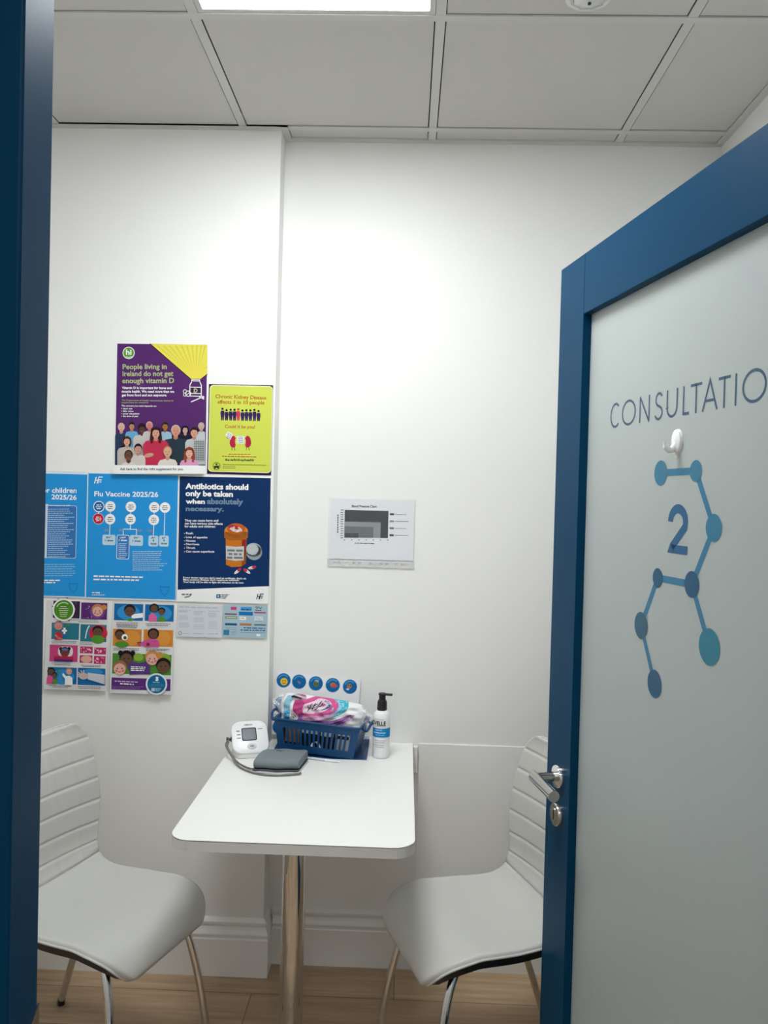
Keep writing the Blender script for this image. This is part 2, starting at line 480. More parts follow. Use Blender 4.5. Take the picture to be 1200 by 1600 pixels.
# ------------------------------------------------------------------ lights the room has
def light_panel(name, x0, x1, y0, y1, z, strength, label):
    r = empty(name, ((x0 + x1) / 2, (y0 + y1) / 2, z)); hx, hy = (x1 - x0) / 2, (y1 - y0) / 2
    bm = bmesh.new()
    for b in ((-hx, hx, -hy, -hy + .014), (-hx, hx, hy - .014, hy), (-hx, -hx + .014, -hy + .014, hy - .014), (hx - .014, hx, -hy + .014, hy - .014)):
        box(bm, *b, 0, .012)
    new_obj('frame', bm, GRID, r)
    bm = bmesh.new(); box(bm, -hx + .014, hx - .014, -hy + .014, hy - .014, .003, .011)
    new_obj('diffuser', bm, mat(name + '_glow', (250, 253, 255), emit=strength), r)
    return tag(r, label, 'light')
x0, x1, y0, y1 = LIGHT_CELL
light_panel('ceiling_light', x0 - .002, x1 + .002, y0 - .002, y1 + .002, H + .001, PANEL_STRENGTH, 'square white glowing LED light panel set in the tiled ceiling')
light_panel('corridor_light', -0.6, 0.6, -3.6, -3.0, H - .013, CORRIDOR_STRENGTH, 'square white LED panel on the corridor ceiling outside the door')

# clear faceted downlight
dl = tag(empty('downlight', (0.388, -.783, H - .0005)), 'small round clear glass downlight recessed in the ceiling tile', 'light')
bm = bmesh.new(); lathe(bm, [(.040, .003), (.040, -.006), (.046, -.011), (.054, -.010), (.059, -.004), (.060, .003)], 10); new_obj('trim_ring', bm, mat('clear_acrylic', (225, 226, 224), rough=.12, spec=.8), dl)
bm = bmesh.new(); lathe(bm, [(.040, .0), (.036, -.014), (.022, -.020), (.004, -.022)], 10); new_obj('glass_lens', bm, mat('lens_acrylic', (215, 218, 218), rough=.08, spec=.9), dl)
bm = bmesh.new(); lathe(bm, [(.004, -.0225), (.004, -.026), (.001, -.027)], 10); new_obj('lamp_pin', bm, BLACK, dl)

# ------------------------------------------------------------------ door leaf (opens into the room)
TH = math.radians(11.25)
DW, DT, DH = 0.967, 0.044, 2.100
door = struct(empty('door_1', (0.3485, -0.748, 0), -(PI / 2 - TH)))
SW = 0.1345; RZ = 1.968
bm = bmesh.new(); box(bm, 0, SW, 0, DT, .006, DH, bev=.0012); new_obj('stile', bm, BLUE, door)
bm = bmesh.new(); box(bm, DW - SW, DW, 0, DT, .006, DH, bev=.0012); new_obj('stile', bm, BLUE, door)
bm = bmesh.new(); box(bm, SW + .0006, DW - SW - .0006, 0, DT, RZ, DH, bev=.0012); new_obj('top_rail', bm, BLUE, door)
bm = bmesh.new(); box(bm, SW + .0006, DW - SW - .0006, 0, DT, .006, .216, bev=.0012); new_obj('bottom_rail', bm, BLUE, door)
GY = .019
bm = bmesh.new(); box(bm, SW - .006, DW - SW + .006, GY, GY + .006, .21, RZ + .006); new_obj('glass_panel', bm, FROST, door)
# rose, lever, escutcheon on both faces
def furniture(side):
    sg = -1 if side else 1; y0 = 0 if side else DT
    M = Matrix.Translation((.077, y0, 0)) @ (Matrix.Rotation(PI / 2, 4, 'X') if side else Matrix.Rotation(-PI / 2, 4, 'X'))
    hd = empty('door_handle'); hd.parent = door; hd.location = (0, 0, 0)
    def at(z): return Matrix.Translation((0, 0, z)) @ M
    bm = bmesh.new(); lathe(bm, [(.026, 0), (.026, .008), (.0245, .010), (.012, .0102)], 32, M=at(.935)); new_obj('rose', bm, CHROME, hd, smooth=40)
    bm = bmesh.new(); y = y0 + sg * .060
    tube(bm, [(.077, y0, .935), (.077, y0 + sg * .025, .935), (.077, y0 + sg * .052, .935), (.079, y0 + sg * .0585, .935)], .0108, 20)
    # mitred lever bar, square cut at the far end
    rings = []
    for s, sk in ((.066, .010), (.074, 0.0), (.195, 0.0)):
        rings.append([bm.verts.new((s + sk * math.cos(2 * PI * k / 24), y + .0122 * math.cos(2 * PI * k / 24) * sg, .935 + .0122 * math.sin(2 * PI * k / 24))) for k in range(24)])
    for i in range(2):
        for k in range(24): bm.faces.new((rings[i][k], rings[i][(k + 1) % 24], rings[i + 1][(k + 1) % 24], rings[i + 1][k]))
    bm.faces.new(rings[0]); bm.faces.new(rings[-1][::-1])
    new_obj('lever', bm, STEEL, hd, smooth=40)
    bm = bmesh.new(); lathe(bm, [(.026, 0), (.026, .009), (.0245, .011), (.020, .0112), (.001, .0112)], 32, M=at(.848)); new_obj('escutcheon', bm, STEEL, hd, smooth=40)
    def oval(bm, hw, hh, t0, t1):
        pts = [(hw * math.cos(a), (hh - hw) * (1 if math.sin(a) > 0 else -1) + hw * math.sin(a)) for a in [2 * PI * k / 24 + .01 for k in range(24)]]
        A = [bm.verts.new((.077 + p[0], y0 + sg * t0, .848 + p[1])) for p in pts]; B = [bm.verts.new((.077 + p[0], y0 + sg * t1, .848 + p[1])) for p in pts]
        bm.faces.new(A); bm.faces.new(B[::-1])
        for i in range(24): bm.faces.new((A[i], A[(i + 1) % 24], B[(i + 1) % 24], B[i]))
    bm = bmesh.new(); oval(bm, .0085, .0165, .011, .0122); new_obj('keyhole_plate', bm, CHROME, hd)
    bm = bmesh.new(); oval(bm, .0035, .0115, .0122, .0124); new_obj('keyhole', bm, BLACK, hd)
furniture(True); furniture(False)
bm = bmesh.new(); box(bm, -.0012, .0004, .010, .034, .83, 1.03); new_obj('latch_plate', bm, STEEL, door)
for z in (.25, 1.05, 1.85):
    bm = bmesh.new(); lathe(bm, [(.006, -.05), (.006, .05)], 12, M=Matrix.Translation((DW + .006, DT + .004, z))); box(bm, DW - .03, DW + .004, DT, DT + .002, z - .05, z + .05); new_obj('hinge', bm, STEEL, door)

# vinyl on the glass: x = distance from free edge, z = height
class Vinyl:
    def __init__(self): self.bm = bmesh.new(); self.n = 0
    def poly(self, pts, y=GY - .0004):
        vs = [self.bm.verts.new((p[0], y, p[1])) for p in pts]; self.bm.faces.new(vs)
    def stroke(self, pts, w, y=GY - .0004):
        L, R = thick_line(pts, w)
        for i in range(len(L) - 1): self.poly([R[i], R[i + 1], L[i + 1], L[i]], y)
    def build(self, name, m): return new_obj(name, self.bm, m, door, smooth='keep')
def arc(cx, cy, rx, ry, a0, a1, n=28): return [(cx + rx * math.cos(math.radians(a0 + (a1 - a0) * k / n)), cy + ry * math.sin(math.radians(a0 + (a1 - a0) * k / n))) for k in range(n + 1)]
B0, B1, LW = 1.7112, 1.7608, .0046
v = Vinyl(); bc = (B0 + B1) / 2; hh = (B1 - B0) / 2 + .0006 - LW / 2
v.stroke(arc(.2655, bc, .0205, hh, 48, 312), LW)                                   # C
v.stroke(arc(.3225, bc, .0265, hh, 0, 360, 40), LW)                                 # O
def letter_N(x0, x1): v.stroke([(x0, B0), (x0, B1 - .002)], LW); v.stroke([(x1, B0 + .002), (x1, B1)], LW); v.stroke([(x0 - .0006, B1), (x1 + .0006, B0)], LW)
letter_N(.3685, .4035)
v.stroke(arc(.4395, bc + .0118, .0112, hh - .0118, 25, 250, 18) + arc(.4385, bc - .0122, .0128, hh - .0118, 75, -158, 22), LW)   # S
v.stroke([(.4685, B1), (.4685, B0 + .0185)] + arc(.4850, B0 + .0185, .0165, .0167, 180, 360, 20) + [(.5015, B1)], LW)             # U
v.stroke([(.5225, B1), (.5225, B0 + LW / 2), (.541, B0 + LW / 2)], LW)                                                             # L
v.stroke([(.5445, B1 - LW / 2), (.5785, B1 - LW / 2)], LW); v.stroke([(.5615, B1), (.5615, B0)], LW)                               # T
v.stroke([(.5815, B0), (.6015, B1), (.6225, B0)], LW); v.stroke([(.589, B0 + .0165), (.615, B0 + .0165)], LW)                      # A
v.stroke([(.6255, B1 - LW / 2), (.6575, B1 - LW / 2)], LW); v.stroke([(.6415, B1), (.6415, B0)], LW)                               # T
v.stroke([(.6715, B0), (.6715, B1)], LW)                                                                                           # I
v.stroke(arc(.7165, bc, .0268, hh, 0, 360, 40), LW)                                                                                # O
letter_N(.7625, .7965)
v.build('lettering', mat('vinyl_slate', (52, 84, 108), rough=.4))
v = Vinyl(); w = .0158
v.stroke(arc(.5165, 1.5285, .0245, .0228, 180, -22, 26) + [(.4985, 1.484)], w)
v.poly([(.4845, 1.474), (.5495, 1.474), (.5495, 1.4885), (.5055, 1.4885), (.4935, 1.4905)])
v.build('door_number', mat('vinyl_blue', (30, 90, 130), rough=.4))
NODES = [(.4535, 1.6145, .0225, 0), (.568, 1.615, .018, 0), (.625, 1.523, .0222, 0), (.567, 1.4265, .0222, 1), (.4545, 1.4258, .0175, 1), (.3988, 1.331, .0252, 2), (.455, 1.2346, .0252, 1), (.6232, 1.333, .0295, 3)]
LINKS = [(0, 1), (1, 2), (2, 3), (3, 4), (4, 5), (5, 6), (3, 7)]
NC = [(46, 116, 146), (24, 82, 114), (38, 86, 110), (34, 118, 140)]
bmv = Vinyl()
for a_, b_ in LINKS:
    bmv.stroke([NODES[a_][:2], NODES[b_][:2]], .0122)
bmv.build('emblem_link', mat('vinyl_link', (48, 114, 148), rough=.4))
for x, z, r, c in NODES:
    vv = Vinyl(); vv.poly(ellipse(x, z, r, r, 36), GY - .0008); vv.build('emblem_dot', mat('vinyl_dot_%d' % c, NC[c], rough=.4))

# adhesive hook on the glass
hk = empty('adhesive_hook'); Md = Matrix.Translation((0.3485, -0.748, 0)) @ Matrix.Rotation(-(PI / 2 - TH), 4, 'Z')
hk.matrix_world = Md @ Matrix.Translation((.5085, GY, 1.667)); tag(hk, 'small white plastic adhesive hook stuck on the frosted door glass above the 2', 'hook')
WPL = mat('white_plastic', (238, 240, 242), rough=.2)
bm = bmesh.new()
pts = ellipse(0, .001, .0150, .021, 24)
A = [bm.verts.new((p[0], 0, p[1])) for p in pts]; B = [bm.verts.new((p[0] * .95, -.005, p[1] * .95)) for p in pts]; C = [bm.verts.new((p[0] * .55, -.008, p[1] * .6)) for p in pts]
bm.faces.new(A); bm.faces.new(C[::-1])
for P_, Q_ in ((A, B), (B, C)):
    for i in range(24): bm.faces.new((P_[i], P_[(i + 1) % 24], Q_[(i + 1) % 24], Q_[i]))
new_obj('plate', bm, WPL, hk, smooth=50)
bm = bmesh.new(); tube(bm, spline([(0, -.004, -.004), (0, -.012, -.014), (0, -.021, -.012), (0, -.024, -.001)], 6), [.0055] * 10 + [.005] * 5 + [.0045] * 4, 12); new_obj('hook', bm, WPL, hk, smooth=50)
bm = bmesh.new(); box(bm, -.006, .006, -.001, 0, -.0285, -.017); new_obj('adhesive_tab', bm, film_material('tab_film', .5), hk)

# ------------------------------------------------------------------ table fixed to the wall, one chrome leg
TZ = 0.7474; TL_, TR_, TY = -0.5392, 0.0412, -0.8013
tb = tag(empty('wall_table', (-.27, -.40, 0)), 'small white laminate table fixed to the wall, on one chrome post', 'table')
def rel(o): return -o.location.x, -o.location.y
ox, oy = .27, .40
def top_outline(ins=0.0):
    r = .052; P = []
    P += [(XE + .001, -.001), (TR_ - ins, -.001)][::-1]
    P = [(TR_ - ins, -.001), (XE + .001, -.001), (XE + .001, -PC - .001), (TL_ + ins, -PC - .001)]
    for k in range(9):
        a = PI + k * PI / 16; P.append((TL_ + ins + r + (r) * math.cos(a), TY + ins + r + r * math.sin(a)))
    for k in range(9):
        a = 1.5 * PI + k * PI / 16; P.append((TR_ - ins - r + r * math.cos(a), TY + ins + r + r * math.sin(a)))
    return [(x + ox, y + oy) for x, y in P]
bm = bmesh.new(); prism(bm, top_outline(0.0), TZ - .0006, TZ); new_obj('tabletop', bm, LAMINATE, tb)
bm = bmesh.new(); prism(bm, top_outline(0.0012), TZ - .0024, TZ - .0007); new_obj('glue_line', bm, mat('glue_line', (84, 82, 78), rough=.7), tb)
bm = bmesh.new(); prism(bm, top_outline(), TZ - .026, TZ - .0025); new_obj('edge_band', bm, EDGING, tb)
bm = bmesh.new(); lathe(bm, [(.033, .004), (.033, TZ - .027)], 40, M=Matrix.Translation((-.288 + ox, -.42 + oy, 0)));  new_obj('leg', bm, CHROME, tb, smooth=40)
bm = bmesh.new(); lathe(bm, [(.042, 0), (.042, .008), (.036, .012), (.034, .014)], 40, M=Matrix.Translation((-.288 + ox, -.42 + oy, 0))); new_obj('foot_collar', bm, CHROME, tb, smooth=40)
bm = bmesh.new(); lathe(bm, [(.06, TZ - .031), (.06, TZ - .0265)], 32, M=Matrix.Translation((-.288 + ox, -.42 + oy, 0))); new_obj('mounting_plate', bm, STEEL, tb)
bm = bmesh.new(); box(bm, XE + .004 + ox, .058 + ox, -.022 + oy, -.0045 + oy, .655, TZ - .0265, bev=.002); box(bm, TR_ + .002 + ox, .058 + ox, -.022 + oy, -.0045 + oy, TZ - .03, TZ - .006, bev=.002); new_obj('wall_batten', bm, TRIM, tb)

# ------------------------------------------------------------------ chairs
def interp(tab, u):
    for i in range(len(tab) - 1):
        if u <= tab[i + 1][0] + 1e-9:
            t = (u - tab[i][0]) / (tab[i + 1][0] - tab[i][0]); t = t * t * (3 - 2 * t) if False else t
            return tab[i][1] + (tab[i + 1][1] - tab[i][1]) * t
    return tab[-1][1]
# side profile from nose of seat to top of back (x, z)
PROF = spline([(.215, .388), (.207, .418), (.178, .444), (.12, .455), (.02, .452), (-.08, .452), (-.145, .463), (-.185, .492), (-.205, .54), (-.211, .61), (-.221, .70), (-.240, .79), (-.264, .874)], 10)
PROF = [(p[0], p[1]) for p in [Vector((q[0], q[1], 0)) for q in PROF]]
ARC = [0.0]
for i in range(1, len(PROF)): ARC.append(ARC[-1] + math.dist(PROF[i], PROF[i - 1]))
TOT = ARC[-1]
def prof(s):
    s = min(max(s, 0), TOT)
    for i in range(len(ARC) - 1):
        if s <= ARC[i + 1] + 1e-9:
            t = (s - ARC[i]) / max(1e-9, ARC[i + 1] - ARC[i])
            x = PROF[i][0] + (PROF[i + 1][0] - PROF[i][0]) * t; z = PROF[i][1] + (PROF[i + 1][1] - PROF[i][1]) * t
            a, b = PROF[max(i - 1, 0)], PROF[min(i + 2, len(PROF) - 1)]
            d = Vector((b[0] - a[0], 0, b[1] - a[1])).normalized()
            return x, z, d
SJ = next(ARC[i] for i in range(len(PROF)) if PROF[i][0] < -.178 and PROF[i][1] > .48)   # seam between seat and back
WID = [(0, .192), (.12, .204), (.25, .200), (SJ - .03, .181), (SJ + .05, .184), (SJ + .18, .209), (SJ + .30, .202), (TOT, .182)]
def halfw(s):
    w = interp(WID, s); r = .105
    if s < r: w -= r * .8 * (1 - math.sqrt(max(0, 1 - ((r - s) / r) ** 2)))
    r2 = .06
    if s > TOT - r2: w -= r2 * .9 * (1 - math.sqrt(max(0, 1 - ((s - TOT + r2) / r2) ** 2)))
    return w
def shell_pt(s, v, off):
    x, z, d = prof(s); n = Vector((d.z, 0, -d.x)); n = -n if n.z < 0 and s < SJ * .8 else n
    n = Vector((d.z, 0, -d.x))            # along the profile from nose back and up: this normal points up / forward
    w = halfw(s); y = v * w
    seat = max(0.0, min(1.0, (SJ + .02 - s) / .1)); back = 1 - seat
    nose = max(0.0, min(1.0, s / .15))
    cur = seat * (.016 * abs(v) ** 3 * nose - .012 * (1 - v * v) * math.exp(-((s - .27) / .11) ** 2)) + back * .030 * v * v
    p = Vector((x, y, z)) + n * (cur + off)
    return p
GROOVES = [SJ + .052 + .0595 * k for k in range(6)]
def pad_grid(s0, s1, ns, nv, thick, quilt, edge=.010):
    bm = bmesh.new(); T, Bt = [], []
    for i in range(ns + 1):
        s = s0 + (s1 - s0) * i / ns; rt, rb = [], []
        for j in range(nv + 1):
            t = -1 + 2 * j / nv; v = math.copysign(1 - (1 - abs(t)) ** 1.6, t) if True else t
            w = halfw(s); de = w * (1 - abs(v))
            for e0 in ((s - 0.0) if s0 < .01 else 9, (TOT - s) if s1 > TOT - .01 else 9): de = min(de, e0)
            k = min(1, de / edge); h = thick * math.sqrt(max(0, 1 - (1 - k) ** 2))
            q = 0
            if quilt:
                g = min(abs(s - gg) for gg in GROOVES); q -= .0034 * math.exp(-(g / .0035) ** 2)
                for vg in (-.62, -.2, .22, .64):
                    vv = vg + .03 * math.sin(9 * s + vg * 7)
                    q -= .0016 * math.exp(-((v - vv) * w / .003) ** 2)
                q *= k
            seam = .005 * math.exp(-((s - SJ) / .005) ** 2)
            rt.append(bm.verts.new(shell_pt(s, v, h + q - seam))); rb.append(bm.verts.new(shell_pt(s, v, 0)))
        T.append(rt); Bt.append(rb)
    for i in range(ns):
        for j in range(nv):
            bm.faces.new((T[i][j], T[i][j + 1], T[i + 1][j + 1], T[i + 1][j])); bm.faces.new((Bt[i][j], Bt[i + 1][j], Bt[i + 1][j + 1], Bt[i][j + 1]))
    for i in range(ns):
        bm.faces.new((T[i][0], T[i + 1][0], Bt[i + 1][0], Bt[i][0])); bm.faces.new((T[i][nv], Bt[i][nv], Bt[i + 1][nv], T[i + 1][nv]))
    for j in range(nv):
        bm.faces.new((T[0][j], Bt[0][j], Bt[0][j + 1], T[0][j + 1])); bm.faces.new((T[ns][j], T[ns][j + 1], Bt[ns][j + 1], Bt[ns][j]))
    return bm
def make_chair(name, label):
    r = tag(empty(name), label, 'chair', 'white quilted chairs beside the table')
    new_obj('seat', pad_grid(0, SJ, 60, 40, .016, False), LEATHER, r, smooth=True)
    new_obj('backrest', pad_grid(SJ, TOT, 150, 60, .016, True), LEATHER, r, smooth=True)
    bm = bmesh.new(); T, Bt = [], []     # black shell underneath, a little smaller than the padding
    ns, nv = 50, 20
    for i in range(ns + 1):
        s = .012 + (TOT - .024) * i / ns; T.append([bm.verts.new(shell_pt(s, (-1 + 2 * j / nv) * .975, -.0004)) for j in range(nv + 1)]); Bt.append([bm.verts.new(shell_pt(s, (-1 + 2 * j / nv) * .955, -.021)) for j in range(nv + 1)])
    for i in range(ns):
        for j in range(nv): bm.faces.new((T[i][j], T[i][j + 1], T[i + 1][j + 1], T[i + 1][j])); bm.faces.new((Bt[i][j], Bt[i + 1][j], Bt[i + 1][j + 1], Bt[i][j + 1]))
        bm.faces.new((T[i][0], T[i + 1][0], Bt[i + 1][0], Bt[i][0])); bm.faces.new((T[i][nv], Bt[i][nv], Bt[i + 1][nv], T[i + 1][nv]))
    for j in range(nv): bm.faces.new((T[0][j], Bt[0][j], Bt[0][j + 1], T[0][j + 1])); bm.faces.new((T[ns][j], T[ns][j + 1], Bt[ns][j + 1], Bt[ns][j]))
    new_obj('shell', bm, BLACK, r, smooth=50)
    bm = bmesh.new()   # white piping round the pad
    loop = [shell_pt(0, -1 + 2 * k / 16, .002) for k in range(17)] + [shell_pt(TOT * k / 80, 1, .002) for k in range(1, 81)] + [shell_pt(TOT, 1 - 2 * k / 16, .002) for k in range(1, 17)] + [shell_pt(TOT * (1 - k / 80), -1, .002) for k in range(1, 80)]
    tube(bm, loop + [loop[0]], .0028, 8, caps=False); new_obj('piping', bm, LEATHER, r, smooth=True)
    bm = bmesh.new(); tube(bm, spline([(.10, -.13, .424), (.10, .13, .424)], 6), .009, 12); tube(bm, spline([(-.09, -.13, .424), (-.09, .13, .424)], 6), .009, 12); tube(bm, [(.12, .125, .420), (-.12, .125, .420)], .009, 12); tube(bm, [(.12, -.125, .420), (-.12, -.125, .420)], .009, 12)
    new_obj('seat_frame', bm, CHROME, r, smooth=40)
    for sg in (1, -1):
        for path, foot in (([(.10, .115 * sg, .424), (.135, .135 * sg, .415), (.165, .155 * sg, .365), (.190, .172 * sg, .26), (.210, .183 * sg, .14), (.226, .190 * sg, .010)], 0), ([(-.08, .115 * sg, .424), (-.12, .135 * sg, .415), (-.165, .155 * sg, .365), (-.22, .176 * sg, .24), (-.272, .194 * sg, .11), (-.312, .208 * sg, .010)], 0)):
            bm = bmesh.new(); P = spline(path, 8); tube(bm, P, .0105, 14); L = new_obj('leg', bm, CHROME, r, smooth=40)
            e = Vector(path[-1]); d = (e - P[-3]).normalized()
            bm = bmesh.new(); tube(bm, [e - d * .009, e - d * .002, Vector((e.x, e.y, .0005))], [.0115, .0115, .0108], 14); new_obj('rubber_foot', bm, BLACK, L, smooth=40)
    return r
def copy_tree(o, parent=None):
    c = o.copy(); COL.objects.link(c)
    if parent: c.parent = parent
    for ch in list(o.children): copy_tree(ch, c)
    return c
ch1 = make_chair('side_chair', 'white leatherette side chair beneath the wall posters, facing right')
ch1.location = (-.783, -.573, 0); ch1.rotation_euler = (0, 0, math.atan2(-.34, .94))
ch2 = copy_tree(ch1); ch2.location = (.232, -.543, 0); ch2.rotation_euler = (0, 0, math.atan2(-.34, -.94))
ch2['label'] = 'white leatherette side chair half hidden behind the open blue door'

# ------------------------------------------------------------------ posters on the chimney breast
def hang(p, name, label, cat, x0, x1, ztop, yplane, tilt=0.0, rot=0.0, group=None, gap=.0016):
    o = p.build(name); o.location = ((x0 + x1) / 2, yplane - gap, ztop); o.rotation_euler = (tilt, rot, 0)
    return tag(o, label, cat, group)
def crop(x0, y0, s):
    return lambda *q: [((x - x0) * s, (y - y0) * s) for x, y in q]
W_ = (250, 250, 248); INK = (30, 30, 34)

# --- vitamin D poster
k = crop(170, 530, 4.4444); p = Print(.297, .417, k((182, 536), (325, 540), (320, 742), (179, 735)))
p.sheet(W_); PUR = (88, 44, 108)
p.poly([(60, 31), (683, 44), (668, 878), (47, 860)], PUR); p.up()
p.poly([(288, 33), (684, 45), (683, 248), (640, 280), (567, 280)], (238, 222, 88)); p.up()
for i, xt in enumerate([330, 372, 414, 456, 496, 534, 570, 604, 636, 664]):
    p.poly([(xt, 48), (xt + 12, 48), (604 + (xt - 604) * .22, 230)], (206, 212, 84))
for i, yt in enumerate((90, 140, 190)): p.poly([(680, yt), (680, yt + 9), (625, 232)], (206, 212, 84))
p.line([(284, 33), (567, 281)], 5, (30, 22, 34)); p.line([(640, 281), (683, 249)], 5, (30, 22, 34)); p.up()
p.circ((138, 96), 42, (240, 240, 240)); p.up(); p.circ((138, 96), 36, (92, 160, 52)); p.up(); p.text('hi', (120, 108), (158, 108), 34, W_, .03); p.line([(118, 122), (138, 127), (160, 121)], 4, W_)
LG = (184, 194, 140)
p.text('People living in', (97, 207), (400, 209), 33, LG, .022); p.text('Ireland do not get', (97, 255), (446, 258), 33, LG, .022); p.text('enough vitamin D', (95, 303), (452, 306), 33, LG, .022)
p.text('Vitamin D is important for bone and', (93, 343), (435, 349), 16, W_, .03); p.text('muscle health. We need more than we', (92, 368), (452, 374), 16, W_, .03); p.text('get from food and sun exposure.', (92, 393), (402, 398), 16, W_, .03)
p.text('The Department of Health recommends vitamin D', (92, 424), (445, 434), 9, (170, 180, 120), .02); p.text('supplements for everyone.', (91, 440), (276, 443), 9, (170, 180, 120), .02)
p.text('The amount you need depends on:', (90, 463), (330, 469), 11, W_, .02)
for i, s in enumerate(('your age', 'skin tone', 'your situation', 'the time of year')):
    y = 482 + i * 17.5; p.circ((92, y - 5), 2.6, W_, 8); p.text(s, (100, y), (100 + 8.0 * len(s) - (i == 3) * 22, y + 2), 11, W_, .02)
# bottle, capsules and dropper in white outline
for a, b in (((572, 283), (632, 299)),): p.frame(a, b, W_, 5)
for i in range(6): p.line([(580 + i * 9, 287), (580 + i * 9, 297)], 2.5, W_)
p.line([(574, 300), (561, 322), (561, 398), (640, 402), (641, 326), (630, 300)], 6, W_); p.line([(561, 337), (641, 340)], 5, W_); p.line([(563, 380), (640, 383)], 5, W_); p.up()
p.rect((568, 342), (635, 378), (52, 40, 62)); p.up(); p.text('D', (588, 374), (614, 375), 26, (210, 205, 175), .03)
p.ring((527, 366), 14, 4, W_); p.ring((527, 388), 13, 4, W_); p.ring((549, 382), 21, 5, W_); p.line([(536, 394), (562, 370)], 4, W_)
p.line([(568, 440), (640, 410)], 7, W_); p.line([(625, 405), (660, 422)], 6, W_); p.circ((652, 408), 9, W_)
p.up()
def person(cx, cy, r, skin, hair, shirt, bottom, style='short', sw=2.1, x0=48, x1=669):
    hh = 1.22 * r
    if style == 'long': p.poly([(cx - 1.2 * r, cy - .4 * r), (cx - .9 * r, cy - 1.1 * r), (cx, cy - 1.5 * r), (cx + .95 * r, cy - 1.1 * r), (cx + 1.25 * r, cy - .2 * r), (cx + 1.5 * r, cy + 2.1 * r), (cx + .4 * r, cy + 2.6 * r), (cx - .6 * r, cy + 2.5 * r), (cx - 1.45 * r, cy + 2.0 * r)], hair)
    if style == 'bob': p.poly([(cx - 1.3 * r, cy + 1.0 * r), (cx - 1.2 * r, cy - .5 * r), (cx - .7 * r, cy - 1.25 * r), (cx + .2 * r, cy - 1.45 * r), (cx + 1.0 * r, cy - .95 * r), (cx + 1.3 * r, cy + .2 * r), (cx + 1.2 * r, cy + 1.1 * r)], hair)
    p.up()
    s0 = cy + 1.55 * r
    l, q = max(x0, cx - sw * r), min(x1, cx + sw * r)
    p.poly([(l, bottom), (l, s0 + 1.0 * r), (max(x0, cx - sw * .8 * r), s0 + .25 * r), (cx - .55 * r, s0 - .05 * r), (cx + .55 * r, s0 - .05 * r), (min(x1, cx + sw * .8 * r), s0 + .25 * r), (q, s0 + 1.0 * r), (q, bottom)], shirt); p.up()
    p.poly([(cx - .42 * r, cy + .7 * r), (cx + .42 * r, cy + .7 * r), (cx + .5 * r, s0), (cx, s0 + .35 * r), (cx - .5 * r, s0)], tuple(int(v * .88) for v in skin)); p.up()
    if style in ('short', 'crop'): p.ell((cx, cy - .22 * r), 1.04 * r, 1.2 * r, hair)
    if style == 'afro': p.ell((cx, cy - .55 * r), 1.15 * r, 1.25 * r, hair)
    p.up(); p.ell((cx, cy), .86 * r, 1.14 * r, skin); p.up()
    if style in ('short', 'afro', 'long', 'bob'):
        p.poly([(cx - .86 * r, cy - .2 * r), (cx - .95 * r, cy - .75 * r), (cx - .5 * r, cy - 1.2 * r), (cx + .3 * r, cy - 1.25 * r), (cx + .85 * r, cy - .8 * r), (cx + .86 * r, cy - .2 * r), (cx + .55 * r, cy - .62 * r), (cx - .35 * r, cy - .72 * r)], hair)
    if style in ('long', 'bob'):
        e = 2.4 if style == 'long' else 1.0
        for g in (-1, 1): p.poly([(cx + g * .55 * r, cy - 1.0 * r), (cx + g * 1.0 * r, cy - .7 * r), (cx + g * 1.25 * r, cy + .4 * r), (cx + g * 1.15 * r, cy + e * r), (cx + g * .62 * r, cy + e * .92 * r), (cx + g * .82 * r, cy + .3 * r)], hair)
    dk = tuple(int(v * .45) for v in skin); p.up()
    for e in (-.36, .36): p.ell((cx + e * r, cy - .1 * r), .14 * r, .08 * r, dk, 0, 8)
    p.line([(cx, cy + .05 * r), (cx + .06 * r, cy + .36 * r)], .1 * r, tuple(int(v * .8) for v in skin))
    p.poly([(cx - .36 * r, cy + .52 * r), (cx + .36 * r, cy + .52 * r), (cx, cy + .74 * r)], (180, 90, 90)); p.up()
FT = 872
person(90, 607, 23, (226, 178, 160), (206, 190, 170), (44, 62, 92), FT, 'crop')
person(162, 600, 21, (190, 140, 110), (40, 34, 34), (108, 176, 220), FT)
person(232, 622, 24, (92, 66, 54), (44, 30, 36), (206, 200, 196), FT, 'afro', 2.5)
person(284, 600, 22, (214, 128, 124), (220, 190, 190), (206, 200, 196), FT, 'crop')
person(392, 606, 22, (168, 118, 60), (52, 38, 30), (160, 196, 216), FT)
person(531, 632, 21, (206, 170, 160), (28, 26, 34), (30, 34, 50), FT, 'bob', 2.4)
person(643, 612, 21, (206, 176, 160), (190, 180, 170), (196, 200, 208), FT, 'crop')
person(467, 640, 31, (214, 150, 124), (198, 188, 180), (42, 58, 70), FT, 'crop', 2.9)
person(594, 652, 27, (222, 164, 140), (52, 36, 32), (196, 198, 196), FT, 'short', 2.3)
for i in range(6): p.line([(600 + i * 12, 705), (600 + i * 12, 850)], 3, (90, 96, 104))
for i in range(9): p.line([(592, 715 + i * 15), (664, 717 + i * 15)], 3, (90, 96, 104))
p.up()
person(134, 702, 25, (224, 172, 150), (84, 54, 44), (196, 186, 176), FT, 'bob', 2.6)
person(332, 650, 30, (216, 160, 136), (58, 36, 34), (198, 52, 82), FT + 3, 'long', 2.9)
p.ell((285, 800), 34, 14, (216, 160, 136), .25); p.up()
person(212, 755, 26, (206, 160, 140), (44, 34, 40), (214, 206, 200), FT, 'short', 1.9)
person(148, 800, 28, (108, 74, 58), (46, 32, 30), (226, 218, 210), FT, 'crop', 1.8)
person(414, 782, 30, (220, 172, 144), (176, 130, 100), (224, 216, 206), FT + 4, 'crop', 2.2)
person(563, 790, 28, (228, 180, 160), (150, 70, 46), (222, 160, 196), FT + 6, 'long', 2.3)
